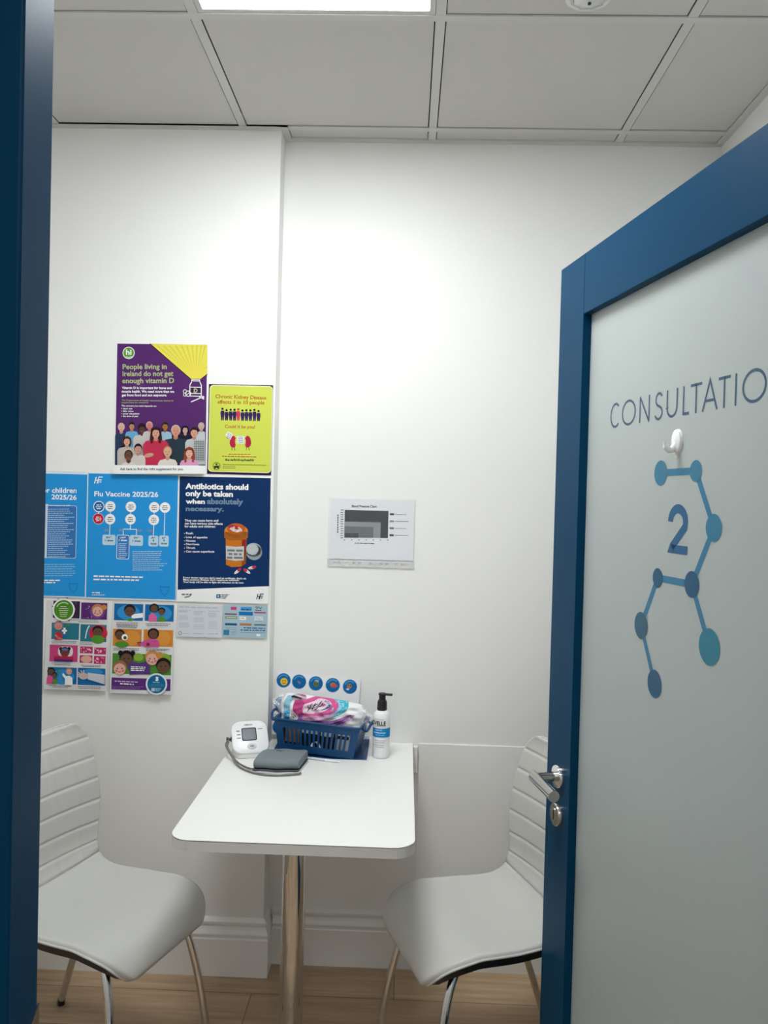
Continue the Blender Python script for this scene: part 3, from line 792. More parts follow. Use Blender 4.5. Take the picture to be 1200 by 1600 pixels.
p.up(); p.poly([(46, 861), (669, 879), (667, 935), (44, 920)], W_); p.up()
p.text('Ask here to find the right supplement for you.', (92, 897), (524, 908), 17, INK, .02)
hang(p, 'poster', 'purple and yellow vitamin D poster with a crowd of people', 'poster', -.945, -.648, 2.033, -PC, group='health posters on the wall')

# --- kidney poster
k = crop(320, 595, 10.4348); p = Print(.207, .288, k((327, 600), (427, 602), (423, 743), (324, 740)))
NAVP = (44, 26, 66); p.sheet(NAVP)
p.rect((88, 66), (1072, 1510), (240, 236, 190), 62); p.up(); p.rect((100, 82), (1062, 1498), (212, 222, 90), 56); p.up()
BR = (182, 92, 44)
p.text('Chronic Kidney Disease', (178, 284), (1003, 308), 58, BR, .018); p.text('affects 1 in 10 people', (212, 373), (972, 388), 56, BR, .018)
hx = [292, 358, 424, 487, 548, 616, 680, 744, 810, 876]; hy = [460, 483, 475, 475, 470, 488, 485, 487, 478, 497]
for i in range(10):
    c = (214, 58, 92) if i == 4 else (52, 34, 92); x, y = hx[i], hy[i]; b = 648 + i * 1.6
    p.circ((x, y), 19, (190, 60, 60) if i == 4 else (30, 24, 44), 14)
    p.poly([(x - 33, y + 75), (x - 27, y + 28), (x + 27, y + 28), (x + 33, y + 75), (x + 27, y + 110), (x + 20, b), (x + 3, b), (x, y + 130), (x - 3, b), (x - 20, b), (x - 27, y + 110)], c)
p.text('Could it be you?', (332, 772), (822, 784), 52, BR, .018)
for x in (465, 697):
    sg = 1 if x < 600 else -1
    p.poly([(x - sg * a, y) for a, y in ((-20, 905), (10, 900), (38, 925), (55, 975), (58, 1030), (40, 1075), (5, 1093), (-28, 1085), (-40, 1055), (-30, 1010), (-30, 970), (-42, 940))], (186, 36, 78))
    p.line([(x - 18, 1085), (x - 22, 1135)], 9, (60, 70, 30)); p.line([(x + 18, 1085), (x + 26, 1138)], 9, (60, 70, 30))
p.up(); p.poly([(385, 828), (462, 880), (415, 970), (338, 890)], (238, 240, 246)); p.poly([(530, 900), (645, 908), (640, 1030), (528, 1022)], (238, 240, 246)); p.up()
for i in range(4): p.smalltext((378 - i * 9, 858 + i * 25), (436 - i * 9, 893 + i * 22), 8, (60, 50, 80), i); p.smalltext((548, 925 + i * 27), (628, 930 + i * 27), 9, (60, 50, 80), i)
p.smalltext((390, 1205), (745, 1212), 12, BR, 3); p.smalltext((285, 1238), (838, 1252), 14, BR, 4)
p.text('ika.ie/kidneyhealth', (335, 1303), (800, 1312), 34, (34, 78, 48), .03)
for i in range(12): p.ring((195, 1390), 64, 14, (60, 122, 50), 3, i * PI / 6, i * PI / 6 + .36)
p.circ((195, 1362), 14, (40, 34, 40), 12); p.poly([(150, 1385), (240, 1385), (225, 1440), (205, 1415), (185, 1415), (165, 1440)], (46, 36, 46)); p.poly([(180, 1385), (210, 1385), (195, 1410)], (230, 225, 200))
p.smalltext((295, 1366), (1000, 1386), 7, (70, 110, 40), 5, .2); p.smalltext((295, 1397), (500, 1400), 7, (50, 110, 60), 6, .2); p.smalltext((295, 1426), (500, 1430), 7, (50, 110, 60), 7, .2)
hang(p, 'poster', 'lime green chronic kidney disease poster with a dark border', 'poster', -.642, -.4365, 1.908, -PC, group='health posters on the wall')

# --- flu vaccine posters
k = crop(50, 730, 5.0); BL = (42, 154, 226); BD = (52, 118, 190); LB = (192, 222, 240)
p = Print(.2985, .407, k((136, 737), (279.5, 743), (275, 940), (132, 935))); p.sheet((224, 236, 244))
p.rect((444, 42), (1122, 1040), BL); p.up()
hse(p, 490, 72, 68, 50, W_, 8); p.text('Flu Vaccine 2025/26', (490, 222), (990, 236), 37, W_, .022)
p.circ((526, 305), 44, W_); p.circ((522, 400), 44, (200, 214, 232)); p.up(); p.circ((526, 305), 38, (30, 104, 172)); p.circ((522, 400), 40, (200, 28, 62)); p.up()
for c in ((526, 305), (522, 400)):
    for i in (-1, 0, 1): p.smalltext((c[0] - 24 + 6 * abs(i), c[1] + 5 + i * 14), (c[0] + 24 - 6 * abs(i), c[1] + 5 + i * 14), 7, W_, i)
for a, b, w in (((526, 344), (524, 362), 8), ((616, 345), (610, 528), 5), ((776, 348), (772, 486), 5), ((718, 484), (822, 488), 5), ((718, 484), (717, 530), 5), ((822, 486), (820, 532), 5), ((960, 355), (952, 537), 5), ((1042, 358), (1036, 537), 5)): p.line([a, b], w, W_)
p.up()
for i, c in enumerate(((616, 305), (777, 310), (960, 317), (1043, 320), (614, 405), (774, 408), (956, 415))):
    p.circ(c, 41, W_)
p.up()
for i, c in enumerate(((616, 305), (777, 310), (960, 317), (1043, 320), (614, 405), (774, 408), (956, 415))):
    for j in (-1, 0, 1): p.smalltext((c[0] - 22 + 5 * abs(j), c[1] + 5 + j * 15), (c[0] + 22 - 5 * abs(j), c[1] + 5 + j * 15), 6, (70, 80, 96), i + j)
for a, b in (((555, 525), (656, 610)), ((770, 531), (871, 618)), ((915, 536), (990, 624)), ((998, 537), (1071, 626))): p.rect(a, b, LB, 14)
p.rect((668, 528), (763, 722), W_, 14); p.up(); p.rect((672, 532), (759, 718), (56, 128, 198), 12); p.up()
TX = (34, 60, 104)
for x0_, x1_, y in ((578, 632, 555), (795, 848, 560), (932, 976, 562), (1014, 1056, 564)): p.text('IIV*', (x0_ + 6, y), (x1_ - 6, y), 13, TX, .03)
p.text('1 dose', (576, 578), (638, 579), 14, TX, .03); p.text('1 dose', (790, 584), (852, 585), 14, TX, .03)
for x in (952, 1034): p.text('1', (x - 2, 584), (x + 5, 584), 14, TX, .03); p.text('dose', (x - 22, 606), (x + 24, 607), 13, TX, .03)
p.text('LAIV*', (693, 556), (738, 558), 13, W_, .02); p.text('1 dose', (684, 577), (746, 578), 14, W_, .03)
p.para((682, 590), (750, 712), 8, 5, LB, .3, 3)
for a in ((568, 482), (685, 484), (830, 488), (912, 492)): p.rect(a, (a[0] + 34, a[1] + 18), (132, 150, 176), 6)
p.para((790, 652), (1066, 812), 10, 5, LB, .25, 5)
p.smalltext((486, 856), (872, 868), 11, W_, 1); p.smalltext((484, 882), (840, 891), 11, W_, 2); p.smalltext((472, 984), (538, 986), 8, W_, 3); p.smalltext((472, 1000), (572, 1002), 5, W_, 4)
def shield(x, y): p.line([(x, y), (x + 34, y + 10), (x + 68, y + 2), (x + 62, y + 48), (x + 34, y + 76), (x + 6, y + 46), (x, y)], 5, (30, 124, 200))
shield(1006, 932)
hang(p, 'poster', 'bright blue flu vaccine poster with a flow chart of white circles', 'poster', -1.0335, -.735, 1.6145, -PC, tilt=-.006, group='health posters on the wall')

qd = k((-11.5, 733), (133.5, 738), (130, 935), (-15.5, 930)); p = Print(.2985, .407, qd); p.sheet((224, 236, 244))
p.rect((-300, 36), (418, 1018), BL); p.up()
p.text('for children', (62, 198), (350, 203), 38, W_, .022); p.text('2025/26', (150, 250), (350, 258), 36, W_, .022)
p.rect((-240, 283), (346, 717), (210, 226, 240), 16); p.up(); p.rect((-236, 287), (342, 713), (58, 122, 190), 14); p.up()
p.rect((104, 288), (114, 712), (210, 226, 240)); p.text('Recommendations for LAIV', (120, 303), (300, 307), 10, W_, .02)
p.para((124, 318), (334, 706), 24, 5, LB, .45, 9); p.para((-200, 318), (90, 706), 24, 5, LB, .45, 12)
p.para((-220, 752), (346, 856), 6, 6, (150, 200, 236), .12, 4); p.smalltext((-150, 890), (224, 892), 10, W_, 2); p.smalltext((-150, 906), (182, 910), 10, W_, 3)
shield(292, 908)
hang(p, 'poster', 'bright blue flu vaccine for children poster, cut off by the door frame', 'poster', -1.337, -1.0385, 1.6165, -PC, tilt=-.006, group='health posters on the wall')

# --- antibiotics poster
k = crop(270, 730, 5.712); p = Print(.2975, .405, k((281, 743), (424, 747), (417, 943), (277, 937))); p.sheet(W_)
NV = (13, 50, 98); p.poly([(66, 80), (874, 100), (848, 1062), (50, 1082)], NV); p.up()
p.text('Antibiotics should', (117, 192), (673, 204), 46, W_, .04); p.text('only be taken', (117, 256), (536, 266), 45, W_, .04); p.text('when', (119, 324), (288, 328), 38, W_, .04)
GB = (116, 142, 166); p.text('absolutely', (306, 328), (626, 335), 46, GB, .04); p.text('necessary.', (119, 390), (455, 396), 40, GB, .04)
p.text('They can cause harm and', (112, 484), (406, 487), 18, W_, .025); p.text('can have serious side effects', (112, 510), (445, 516), 18, W_, .025); p.text('for adults and children:', (110, 536), (380, 540), 18, W_, .025)
for s, y, x in (('Rash', 598, 184), ('Loss of appetite', 633, 310), ('Nausea', 664, 206), ('Diarrhoea', 695, 238), ('Thrush', 727, 202), ('Can cause superbugs', 759, 370)):
    p.circ((109, y - 8), 3.5, W_, 8); p.text(s, (122, y - 2), (x, y + (2 if x > 300 else 0)), 17, W_, .02)
p.text("If your doctor says you don't need an antibiotic, that's ok.", (98, 984), (650, 1000), 15, W_, .025); p.text("Many common illnesses don't require an antibiotic.", (98, 1003), (588, 1014), 15, W_, .025); p.text('Your body will be able to fight the infection on its own.', (98, 1023), (628, 1036), 15, W_, .025)
OR = (204, 118, 36); OD = (178, 94, 28)
p.circ((720, 762), 70, (150, 160, 166)); p.ell((715, 742), 70, 62, (178, 188, 192)); p.up(); p.ell((705, 738), 52, 48, (192, 200, 204)); p.up()
p.poly([(470, 640), (655, 640), (645, 865), (600, 888), (520, 890), (472, 870)], OR); p.poly([(612, 650), (652, 645), (642, 865), (612, 884)], (190, 44, 60)); p.up()
p.poly([(457, 580), (668, 580), (665, 635), (610, 655), (510, 655), (458, 632)], OD); p.ell((563, 575), 105, 62, (222, 140, 52)); p.up(); p.ell((563, 552), 82, 48, (196, 96, 40)); p.up()
for x, y, a, c in ((530, 545, .4, (236, 206, 206)), (568, 540, -.5, (186, 44, 64)), (596, 556, -.8, (236, 206, 206)), (545, 565, -.2, (240, 220, 216)), (520, 530, .2, (186, 44, 64)), (572, 572, .1, (236, 230, 226))): p.ell((x, y), 27, 12, c, a, 14)
p.line([(462, 610), (510, 628), (610, 628), (664, 610)], 5, OD)
p.poly([(472, 702), (560, 712), (632, 708), (628, 832), (550, 836), (472, 820)], (206, 208, 204)); p.up()
for i, (a, b) in enumerate(((484, 620), (494, 610), (480, 622))): p.smalltext((a, 752 + i * 32), (b, 756 + i * 32), 18, (120, 122, 122), i)
for x, y, a in ((572, 928, .7), (655, 928, -.6), (700, 897, .25)):
    p.ell((x, y), 36, 13, (236, 228, 226), a, 16)
p.up()
for x, y, a in ((588, 914, .7), (640, 918, -.6), (718, 892, .25)): p.ell((x, y), 20, 13, (196, 46, 76), a, 14)
p.smalltext((86, 1128), (172, 1130), 11, (110, 116, 122), 2); p.line([(110, 1150), (150, 1142), (172, 1122)], 8, (100, 106, 112))
p.rect((386, 1126), (423, 1160), (44, 96, 140)); p.up(); p.circ((404, 1143), 9, (200, 214, 226)); 
for i in range(3): p.smalltext((430, 1134 + i * 14), (498 - i * 14, 1136 + i * 14), 6, (80, 90, 100), i)
hse(p, 736, 1128, 66, 46, (30, 50, 84), 7)
hang(p, 'poster', 'navy antibiotics poster with an orange pill bottle', 'poster', -.731, -.436, 1.612, -PC, tilt=-.008, group='health posters on the wall')

# --- cartoon leaflets below
def head(cx, cy, r, skin, hair, hs='cap', buns=False):
    if hs == 'cap': p.ell((cx, cy - .25 * r), 1.08 * r, r, hair)
    if hs == 'bob': p.ell((cx, cy - .05 * r), 1.22 * r, 1.15 * r, hair)
    if buns: p.circ((cx - .95 * r, cy - .85 * r), .38 * r, hair); p.circ((cx + .95 * r, cy - .85 * r), .38 * r, hair)
    p.up(); p.ell((cx, cy + .1 * r), .92 * r, .88 * r, skin); p.up()
    for e in (-.36, .36): p.ell((cx + e * r, cy), .09 * r, .11 * r, (36, 28, 30), 0, 8)
    if max(skin) > 190:
        for e in (-.5, .5): p.circ((cx + e * r, cy + .35 * r), .18 * r, (222, 110, 120), 10)
    p.line([(cx - .2 * r, cy + .5 * r), (cx, cy + .56 * r), (cx + .2 * r, cy + .5 * r)], .1 * r, (120, 50, 50)); p.up()
k = crop(50, 930, 5.0)
BRN = (104, 76, 60); PNK = (228, 176, 160); HB = (34, 26, 30); DB = (24, 108, 168); MB_ = (52, 146, 208); TE = (44, 122, 140); PK = (206, 72, 128); GN = (80, 146, 48); OG = (214, 134, 52)
qd = [(90, 40), (606, 58), (588, 748), (74, 735)]; p = Print(.203, .288, qd); p.sheet((226, 226, 226))
p.rect((148, 44), (366, 186), (60, 40, 66)); p.rect((380, 60), (592, 197), (92, 44, 112)); p.rect((135, 216), (361, 352), TE); p.rect((375, 230), (588, 370), TE)
p.rect((120, 388), (351, 525), PK); p.rect((105, 562), (344, 698), DB); p.rect((356, 568), (580, 706), DB)
for a, b in (((372, 402), (476, 458)), ((490, 410), (586, 466)), ((370, 470), (474, 532)), ((488, 476), (582, 540))): p.rect(a, b, (190, 52, 104))
p.up()
rr = random.Random(3)
for i in range(14): p.circ((rr.uniform(155, 360), rr.uniform(52, 178)), rr.uniform(5, 11), (116, 110, 92), 8)
for i in range(8): p.circ((rr.uniform(390, 470), rr.uniform(70, 190)), rr.uniform(2, 5), (170, 150, 180), 8)
for x0_, y0_ in ((372, 404), (490, 412), (488, 480)):
    for i in range(12): p.circ((x0_ + rr.uniform(8, 88), y0_ + rr.uniform(6, 52)), rr.uniform(3, 7), (238, 190, 206), 8)
p.ell((515, 132), 62, 58, (120, 70, 140)); p.ell((225, 640), 100, 62, MB_); p.ell((480, 600), 80, 26, MB_); p.ell((425, 502), 46, 30, (232, 150, 140))
p.rect((190, 402), (312, 482), (238, 226, 226), 30); p.ell((522, 300), 74, 66, (198, 44, 70)); p.up()
p.ell((425, 502), 40, 24, PNK); p.up()
head(516, 128, 44, PNK, (196, 130, 70)); p.circ((570, 100), 20, (206, 140, 60)); p.up(); head(518, 290, 40, BRN, HB); p.ell((520, 348), 52, 34, GN); p.up()
head(192, 240, 32, (214, 150, 146), (150, 130, 120), 'bob'); p.poly([(160, 350), (165, 300), (190, 282), (222, 300), (226, 350)], (196, 44, 66)); p.line([(165, 310), (190, 335), (225, 345)], 14, PNK); p.up()
p.rect((222, 272), (264, 288), W_); p.rect((235, 256), (251, 304), W_); p.poly([(228, 310), (258, 310), (243, 332)], (30, 110, 190)); p.ell((270, 236), 18, 7, GN)
p.line([(418, 340), (424, 300), (436, 262), (450, 240)], 9, (220, 232, 236))
head(248, 450, 36, (128, 64, 60), HB, 'cap', True); p.ell((248, 425), 30, 10, (90, 120, 170)); p.rect((160, 478), (318, 505), (186, 40, 70)); p.rect((160, 500), (312, 522), (74, 40, 120)); p.up()
head(136, 596, 26, BRN, HB, 'bob'); head(166, 626, 20, BRN, HB); p.poly([(98, 692), (102, 640), (125, 622), (152, 640), (158, 692)], (222, 84, 140)); p.poly([(142, 692), (150, 660), (168, 648), (188, 662), (188, 692)], GN); p.up()
p.circ((203, 590), 10, GN); head(286, 596, 24, PNK, (176, 130, 90)); p.poly([(250, 700), (252, 650), (230, 625), (234, 605), (262, 632), (290, 628), (314, 645), (316, 700)], W_); p.up()
p.poly([(440, 604), (580, 620), (580, 694), (440, 655)], (206, 208, 214)); p.ell((408, 632), 38, 26, (206, 186, 184), .1); p.up()
for i, (dx, dy) in enumerate(((-42, -28), (-46, -12), (-48, 4), (-20, -44), (4, -46))): p.line([(404 + dx * .4, 630 + dy * .4), (404 + dx, 630 + dy)], 9, (216, 198, 196))
for x0_, x1_, y in ((262, 520, 197), (360, 530, 212), (140, 345, 362), (140, 345, 374), (372, 480, 374), (372, 480, 384), (140, 300, 532), (165, 300, 545), (385, 548, 548), (395, 545, 558), (120, 300, 708), (150, 280, 718), (360, 550, 714), (365, 545, 726)): p.smalltext((x0_, y), (x1_, y + 3), 4.5, (90, 90, 96), int(x0_))
p.circ((237, 116), 90, W_, 32); p.up(); p.circ((237, 116), 78, (78, 138, 40), 32); p.up()
for i, (a, b) in enumerate(((210, 262), (200, 275), (198, 278), (204, 272), (206, 270), (208, 262))): p.smalltext((a, 92 + i * 15), (b, 94 + i * 15), 5, (226, 232, 200), i)
p.line([(180, 92), (196, 72), (222, 60), (252, 60), (276, 72)], 7, (214, 226, 180))
for a in range(8):
    t = a * PI / 4 + .3; p.line([(237 + 90 * math.cos(t), 116 + 90 * math.sin(t)), (237 + 103 * math.cos(t), 116 + 103 * math.sin(t))], 5, (50, 46, 40))
hang(p, 'leaflet', 'cartoon leaflet with a green round badge, beside the door frame', 'leaflet', -1.158, -.953, 1.198, -PC, tilt=-.030, group='cartoon leaflets under the posters')

qd = [(630, 57), (1111, 66), (1104, 768), (623, 752)]; p = Print(.2015, .295, qd); p.sheet((226, 226, 226))
p.rect((645, 72), (868, 204), DB); p.rect((884, 76), (1108, 208), DB); p.rect((640, 264), (860, 400), OG); p.rect((877, 268), (1106, 402), OG); p.rect((640, 450), (1096, 618), (84, 142, 52)); p.rect((636, 634), (1094, 738), (98, 52, 124)); p.up()
p.ell((755, 140), 88, 58, MB_); p.ell((1010, 145), 82, 58, MB_); p.ell((790, 335), 60, 58, (222, 150, 66)); p.ell((1030, 335), 56, 58, (222, 150, 66)); p.ell((840, 480), 40, 30, (140, 176, 60)); p.ell((1040, 490), 50, 40, (140, 176, 60)); p.up()
head(765, 130, 42, BRN, HB); p.poly([(780, 165), (800, 152), (868, 142), (868, 178), (800, 185), (782, 182)], W_); p.ell((770, 196), 26, 10, GN); p.up()
head(955, 106, 30, BRN, HB, 'bob'); head(1014, 132, 26, (112, 78, 62), HB); p.poly([(912, 206), (916, 160), (945, 140), (975, 165), (978, 206)], (226, 104, 160)); p.poly([(982, 206), (990, 178), (1015, 165), (1045, 182), (1048, 206)], GN); p.up()
head(693, 312, 36, BRN, (52, 30, 28)); p.circ((732, 328), 24, W_); p.ell((710, 382), 52, 24, GN); p.up(); p.circ((735, 332), 13, (90, 76, 70))
head(954, 300, 36, BRN, HB, 'bob'); p.poly([(838, 382), (880, 355), (930, 338), (970, 338), (1000, 360), (1002, 402), (895, 402)], (206, 84, 146)); p.up(); p.circ((915, 382), 13, (120, 40, 60)); p.line([(828, 370), (862, 368)], 10, BRN)
p.poly([(758, 560), (770, 520), (810, 512), (850, 525), (900, 512), (930, 540), (938, 608), (775, 612), (780, 580)], (90, 60, 130)); p.up()
head(750, 490, 50, BRN, HB, 'cap', True); head(700, 565, 50, PNK, (150, 106, 76)); head(950, 490, 50, PNK, (206, 140, 70)); p.circ((1005, 465), 26, (206, 140, 70)); p.up(); head(1038, 548, 52, BRN, HB)
for i in range(3): p.smalltext((786, 555 + i * 13), (900 - i * 5, 558 + i * 13), 7, W_, i)
p.smalltext((664, 664), (842, 672), 8, (210, 180, 224), 1); p.smalltext((706, 684), (812, 690), 9, W_, 2); 
for i in range(3): p.smalltext((642, 702 + i * 11), (890 - i * 30, 706 + i * 11), 4, (150, 110, 180), i)
for x0_, x1_, y in ((668, 832, 218), (668, 832, 230), (668, 830, 240), (675, 825, 251), (895, 1085, 224), (905, 1070, 236), (646, 850, 414), (650, 845, 425), (900, 1085, 418), (902, 1060, 428)): p.smalltext((x0_, y), (x1_, y + 3), 4.5, (90, 90, 96), int(x0_))
p.circ((988, 683), 83, (222, 236, 244), 32); p.up(); p.circ((988, 683), 70, (20, 104, 150), 32); p.up()
p.poly([(985, 625), (1005, 632), (998, 645), (1006, 652), (990, 662), (975, 652), (988, 645), (980, 638)], W_); p.smalltext((960, 672), (1010, 673), 6, (150, 210, 224), 1); p.rect((950, 712), (976, 738), (190, 216, 232)); 
for i in range(3): p.smalltext((980, 718 + i * 9), (1026 - i * 8, 719 + i * 9), 4, (200, 220, 236), i); p.smalltext((930, 686 + i * 8), (1045, 687 + i * 8), 4, (70, 150, 170), i)
hang(p, 'leaflet', 'cartoon leaflet with purple banner and round blue seal, bottom lifting off the wall', 'leaflet', -.942, -.7395, 1.2, -PC, tilt=-.036, group='cartoon leaflets under the posters')

# --- two small cards under the antibiotics poster
k = crop(270, 935, 7.5)
p = Print(.1455, .103, k((278, 944), (348.2, 945), (346, 996), (277, 992.5))); p.sheet((212, 218, 224))
p.smalltext((80, 104), (530, 112), 16, (190, 196, 200), 1)
for x0_, x1_, rows in ((78, 205, (130, 140, 150, 190, 205, 220, 235, 275, 290, 305, 320)), (245, 385, (140, 150, 165, 180, 215, 230, 245, 262, 300, 318, 340)), (415, 545, (138, 160, 175, 190, 205, 262, 282, 300, 318, 340))):
    for i, y in enumerate(rows): p.smalltext((x0_, y + 8), (x1_ - (i * 37 % 40), y + 9), 6, (176, 184, 186), i)
p.ring((90, 395), 22, 7, (130, 136, 138)); p.smalltext((115, 402), (195, 402), 6, (170, 176, 180), 3); p.smalltext((240, 408), (360, 408), 7, (160, 166, 170), 4); p.smalltext((410, 414), (535, 414), 8, (170, 176, 180), 5)
hang(p, 'card', 'pale grey printed text card under the antibiotics poster', 'card', -.729, -.584, 1.1965, -PC, tilt=-.05, group='small cards under the antibiotics poster')
p = Print(.1445, .104, k((348.8, 945), (419, 946.5), (417.2, 998), (348, 995.5))); p.sheet((172, 198, 210))
p.rect((610, 172), (750, 195), (130, 104, 112)); p.rect((680, 96), (746, 134), (206, 70, 128)); p.rect((614, 288), (752, 318), (34, 92, 128)); p.rect((775, 152), (938, 200), (26, 116, 184)); p.rect((795, 96), (925, 142), (74, 158, 214)); p.rect((780, 214), (856, 250), W_); p.rect((785, 290), (922, 322), (182, 128, 92)); p.rect((955, 155), (1095, 174), (170, 60, 110)); p.rect((958, 208), (1060, 272), (214, 224, 230)); p.rect((955, 300), (1095, 322), (98, 118, 130)); p.rect((616, 208), (752, 240), (96, 104, 104)); p.rect((598, 368), (664, 430), (56, 132, 166)); p.rect((980, 418), (1026, 444), W_, 10); p.up()
p.rect((622, 214), (746, 234), (190, 200, 160)); p.text('SAOLTA', (800, 135), (920, 137), 26, (20, 80, 140), .02) if False else p.smalltext((800, 134), (915, 136), 14, (24, 84, 146), 2)
p.line([(965, 100), (990, 92), (985, 118), (1010, 95), (1030, 118), (1045, 96)], 7, (60, 60, 64)); p.line([(968, 136), (1040, 138)], 8, (60, 60, 64)); p.line([(972, 225), (1030, 250)], 4, (130, 140, 146)); p.smalltext((965, 266), (1050, 268), 6, (70, 76, 80), 1); p.smalltext((784, 234), (838, 236), 8, (150, 70, 60), 1)
p.smalltext((830, 350), (1085, 358), 13, (34, 104, 150), 4); p.smalltext((795, 376), (1085, 384), 13, (34, 104, 150), 5); p.smalltext((800, 402), (1085, 408), 6, (120, 140, 150), 6)
for i in range(5): p.smalltext((680 - 60 * (i < 2), 345 + i * 20), (745, 347 + i * 20), 4, (110, 124, 130), i)
hang(p, 'card', 'pale blue card with coloured logo boxes under the antibiotics poster', 'card', -.581, -.437, 1.199, -PC, tilt=-.03, group='small cards under the antibiotics poster')

# --- blood pressure chart in a clear sleeve on the back wall
ct = tag(empty('wall_chart', (-.113, -.0035, 1.5525)), 'white blood pressure chart in a clear punched sleeve on the bare wall', 'chart')
k = crop(490, 760, 6.6667); p = Print(.278, .199, k((512, 779.5), (649, 782.5), (648, 878.5), (511, 875))); p.sheet((240, 243, 247))
p.text('Blood Pressure Chart', (376, 222), (648, 226), 24, (14, 14, 20), .035)
G1, G2, G3, G4 = (46, 54, 62), (150, 158, 160), (104, 114, 120), (56, 62, 66)
p.rect((302, 250), (772, 550), G1); p.up(); p.rect((302, 374), (690, 548), G2); p.up(); p.rect((302, 424), (612, 547), G3); p.up(); p.rect((302, 494), (452, 546), G4); p.up()
for i in range(13):
    y = 250 + i * 24.6; p.smalltext((258, y + 5), (286, y + 5), 7, (50, 54, 60), i); p.line([(292, y), (302, y)], 2, (50, 54, 60))
    if i > 4: p.line([(302, y), (690, y)], 1.2, (126, 134, 138))
for i in range(7): x = 302 + i * 78; p.smalltext((x - 6, 572), (x + 8, 572), 8, (50, 54, 60), i); p.line([(x, 424 if i < 5 else 375), (x, 552)], 1.2, (126, 134, 138))
p.smalltext((412, 606), (628, 612), 9, (60, 64, 72), 4)
for i in range(8): p.rect((222, 300 + i * 25), (234, 318 + i * 25), (84, 90, 98))
for i, c in enumerate(((40, 44, 52), (150, 156, 160), (90, 92, 92), (34, 38, 50))):
    y = 295 + i * 74; p.rect((790, y - 10), (836, y + 10), c); p.smalltext((848, y + 3), (968 + (i % 2) * 26, y + 6), 6, (120, 124, 128), i)
o = p.build('paper_sheet', ct); o.location = (0.002, 0, -.002)
bm = bmesh.new(); w, h0, h1 = .143, .002, -.204
def film_quad(a, b, c, d): bm.faces.new([bm.verts.new(q) for q in (a, b, c, d)])
nx = 24
for i in range(nx):
    xa, xb = -w + 2 * w * i / nx, -w + 2 * w * (i + 1) / nx
    fy = lambda x, z: -.0022 - .0012 * math.sin(9 * x + 20 * z) * math.sin(23 * x) - .001
    zs = [h0, -.04, -.08, -.12, -.16, h1]
    for j in range(5): film_quad((xa, fy(xa, zs[j + 1]), zs[j + 1]), (xb, fy(xb, zs[j + 1]), zs[j + 1]), (xb, fy(xb, zs[j]), zs[j]), (xa, fy(xa, zs[j]), zs[j]))
bmesh.ops.remove_doubles(bm, verts=bm.verts, dist=1e-5)
new_obj('plastic_sleeve', bm, SLEEVE, ct, smooth=True)
bm = bmesh.new()   # white punched strip along the bottom
holes = [-.118, -.104, -.078, -.055, -.035, 0, .035, .055, .085, .105, .118]; x = -w
z0, z1, zm0, zm1 = -.226, -.204, -.2195, -.2105
for hx_ in holes:
    box(bm, x, hx_ - .0045, -.0012, -.0004, zm0, zm1); x = hx_ + .0045
box(bm, x, w, -.0012, -.0004, zm0, zm1); box(bm, -w, w, -.0012, -.0004, z0, zm0); box(bm, -w, w, -.0012, -.0004, zm1, z1)
new_obj('punched_strip', bm, film_material('strip_film', .55, .25, gloss=.1), ct)

# ------------------------------------------------------------------ things on the table
# blue laminated sheet under the basket, its back edge curling up the wall
BKZ = TZ + .0016
ls = tag(empty('laminated_sheet', (-.252, -.100, TZ)), 'dark blue laminated sheet with white border lying under the basket, curling up the wall', 'sheet')
def sheet_strip(bm, x0, x1, y0, y1, off, th=.0007, n=28):
    T, B = [], []
    for i in range(n + 1):
        t = i / n; y = y0 + (y1 - y0) * t; k = max(0, (y - .045) / .055)
        for row, o in ((T, off + th), (B, off)):
            row.append([bm.verts.new((x, min(y, .045 + .050 * math.sin(min(1.35, k * 1.2)) / math.sin(1.35) * .92), .0002 + o + (.020 + .010 * (x < 0)) * max(0, k) ** 2)) for x in (x0, (x0 + x1) / 2, x1)])
    for i in range(n):
        for j in range(2):
            bm.faces.new((T[i][j], T[i][j + 1], T[i + 1][j + 1], T[i + 1][j])); bm.faces.new((B[i][j], B[i + 1][j], B[i + 1][j + 1], B[i][j + 1]))
        bm.faces.new((T[i][0], T[i + 1][0], B[i + 1][0], B[i][0])); bm.faces.new((T[i][2], B[i][2], B[i + 1][2], T[i + 1][2]))
    for j in range(2): bm.faces.new((T[0][j], B[0][j], B[0][j + 1], T[0][j + 1])); bm.faces.new((T[n][j], T[n][j + 1], B[n][j + 1], B[n][j]))
bm = bmesh.new(); sheet_strip(bm, -.152, .156, -.098, .100, 0, .0006); new_obj('white_backing', bm, PAPER, ls, smooth=40)
bm = bmesh.new(); sheet_strip(bm, -.149, .1505, -.0915, .0985, .0007, .0004); new_obj('blue_face', bm, mat('blue_card', (14, 62, 112), rough=.3), ls, smooth=40)

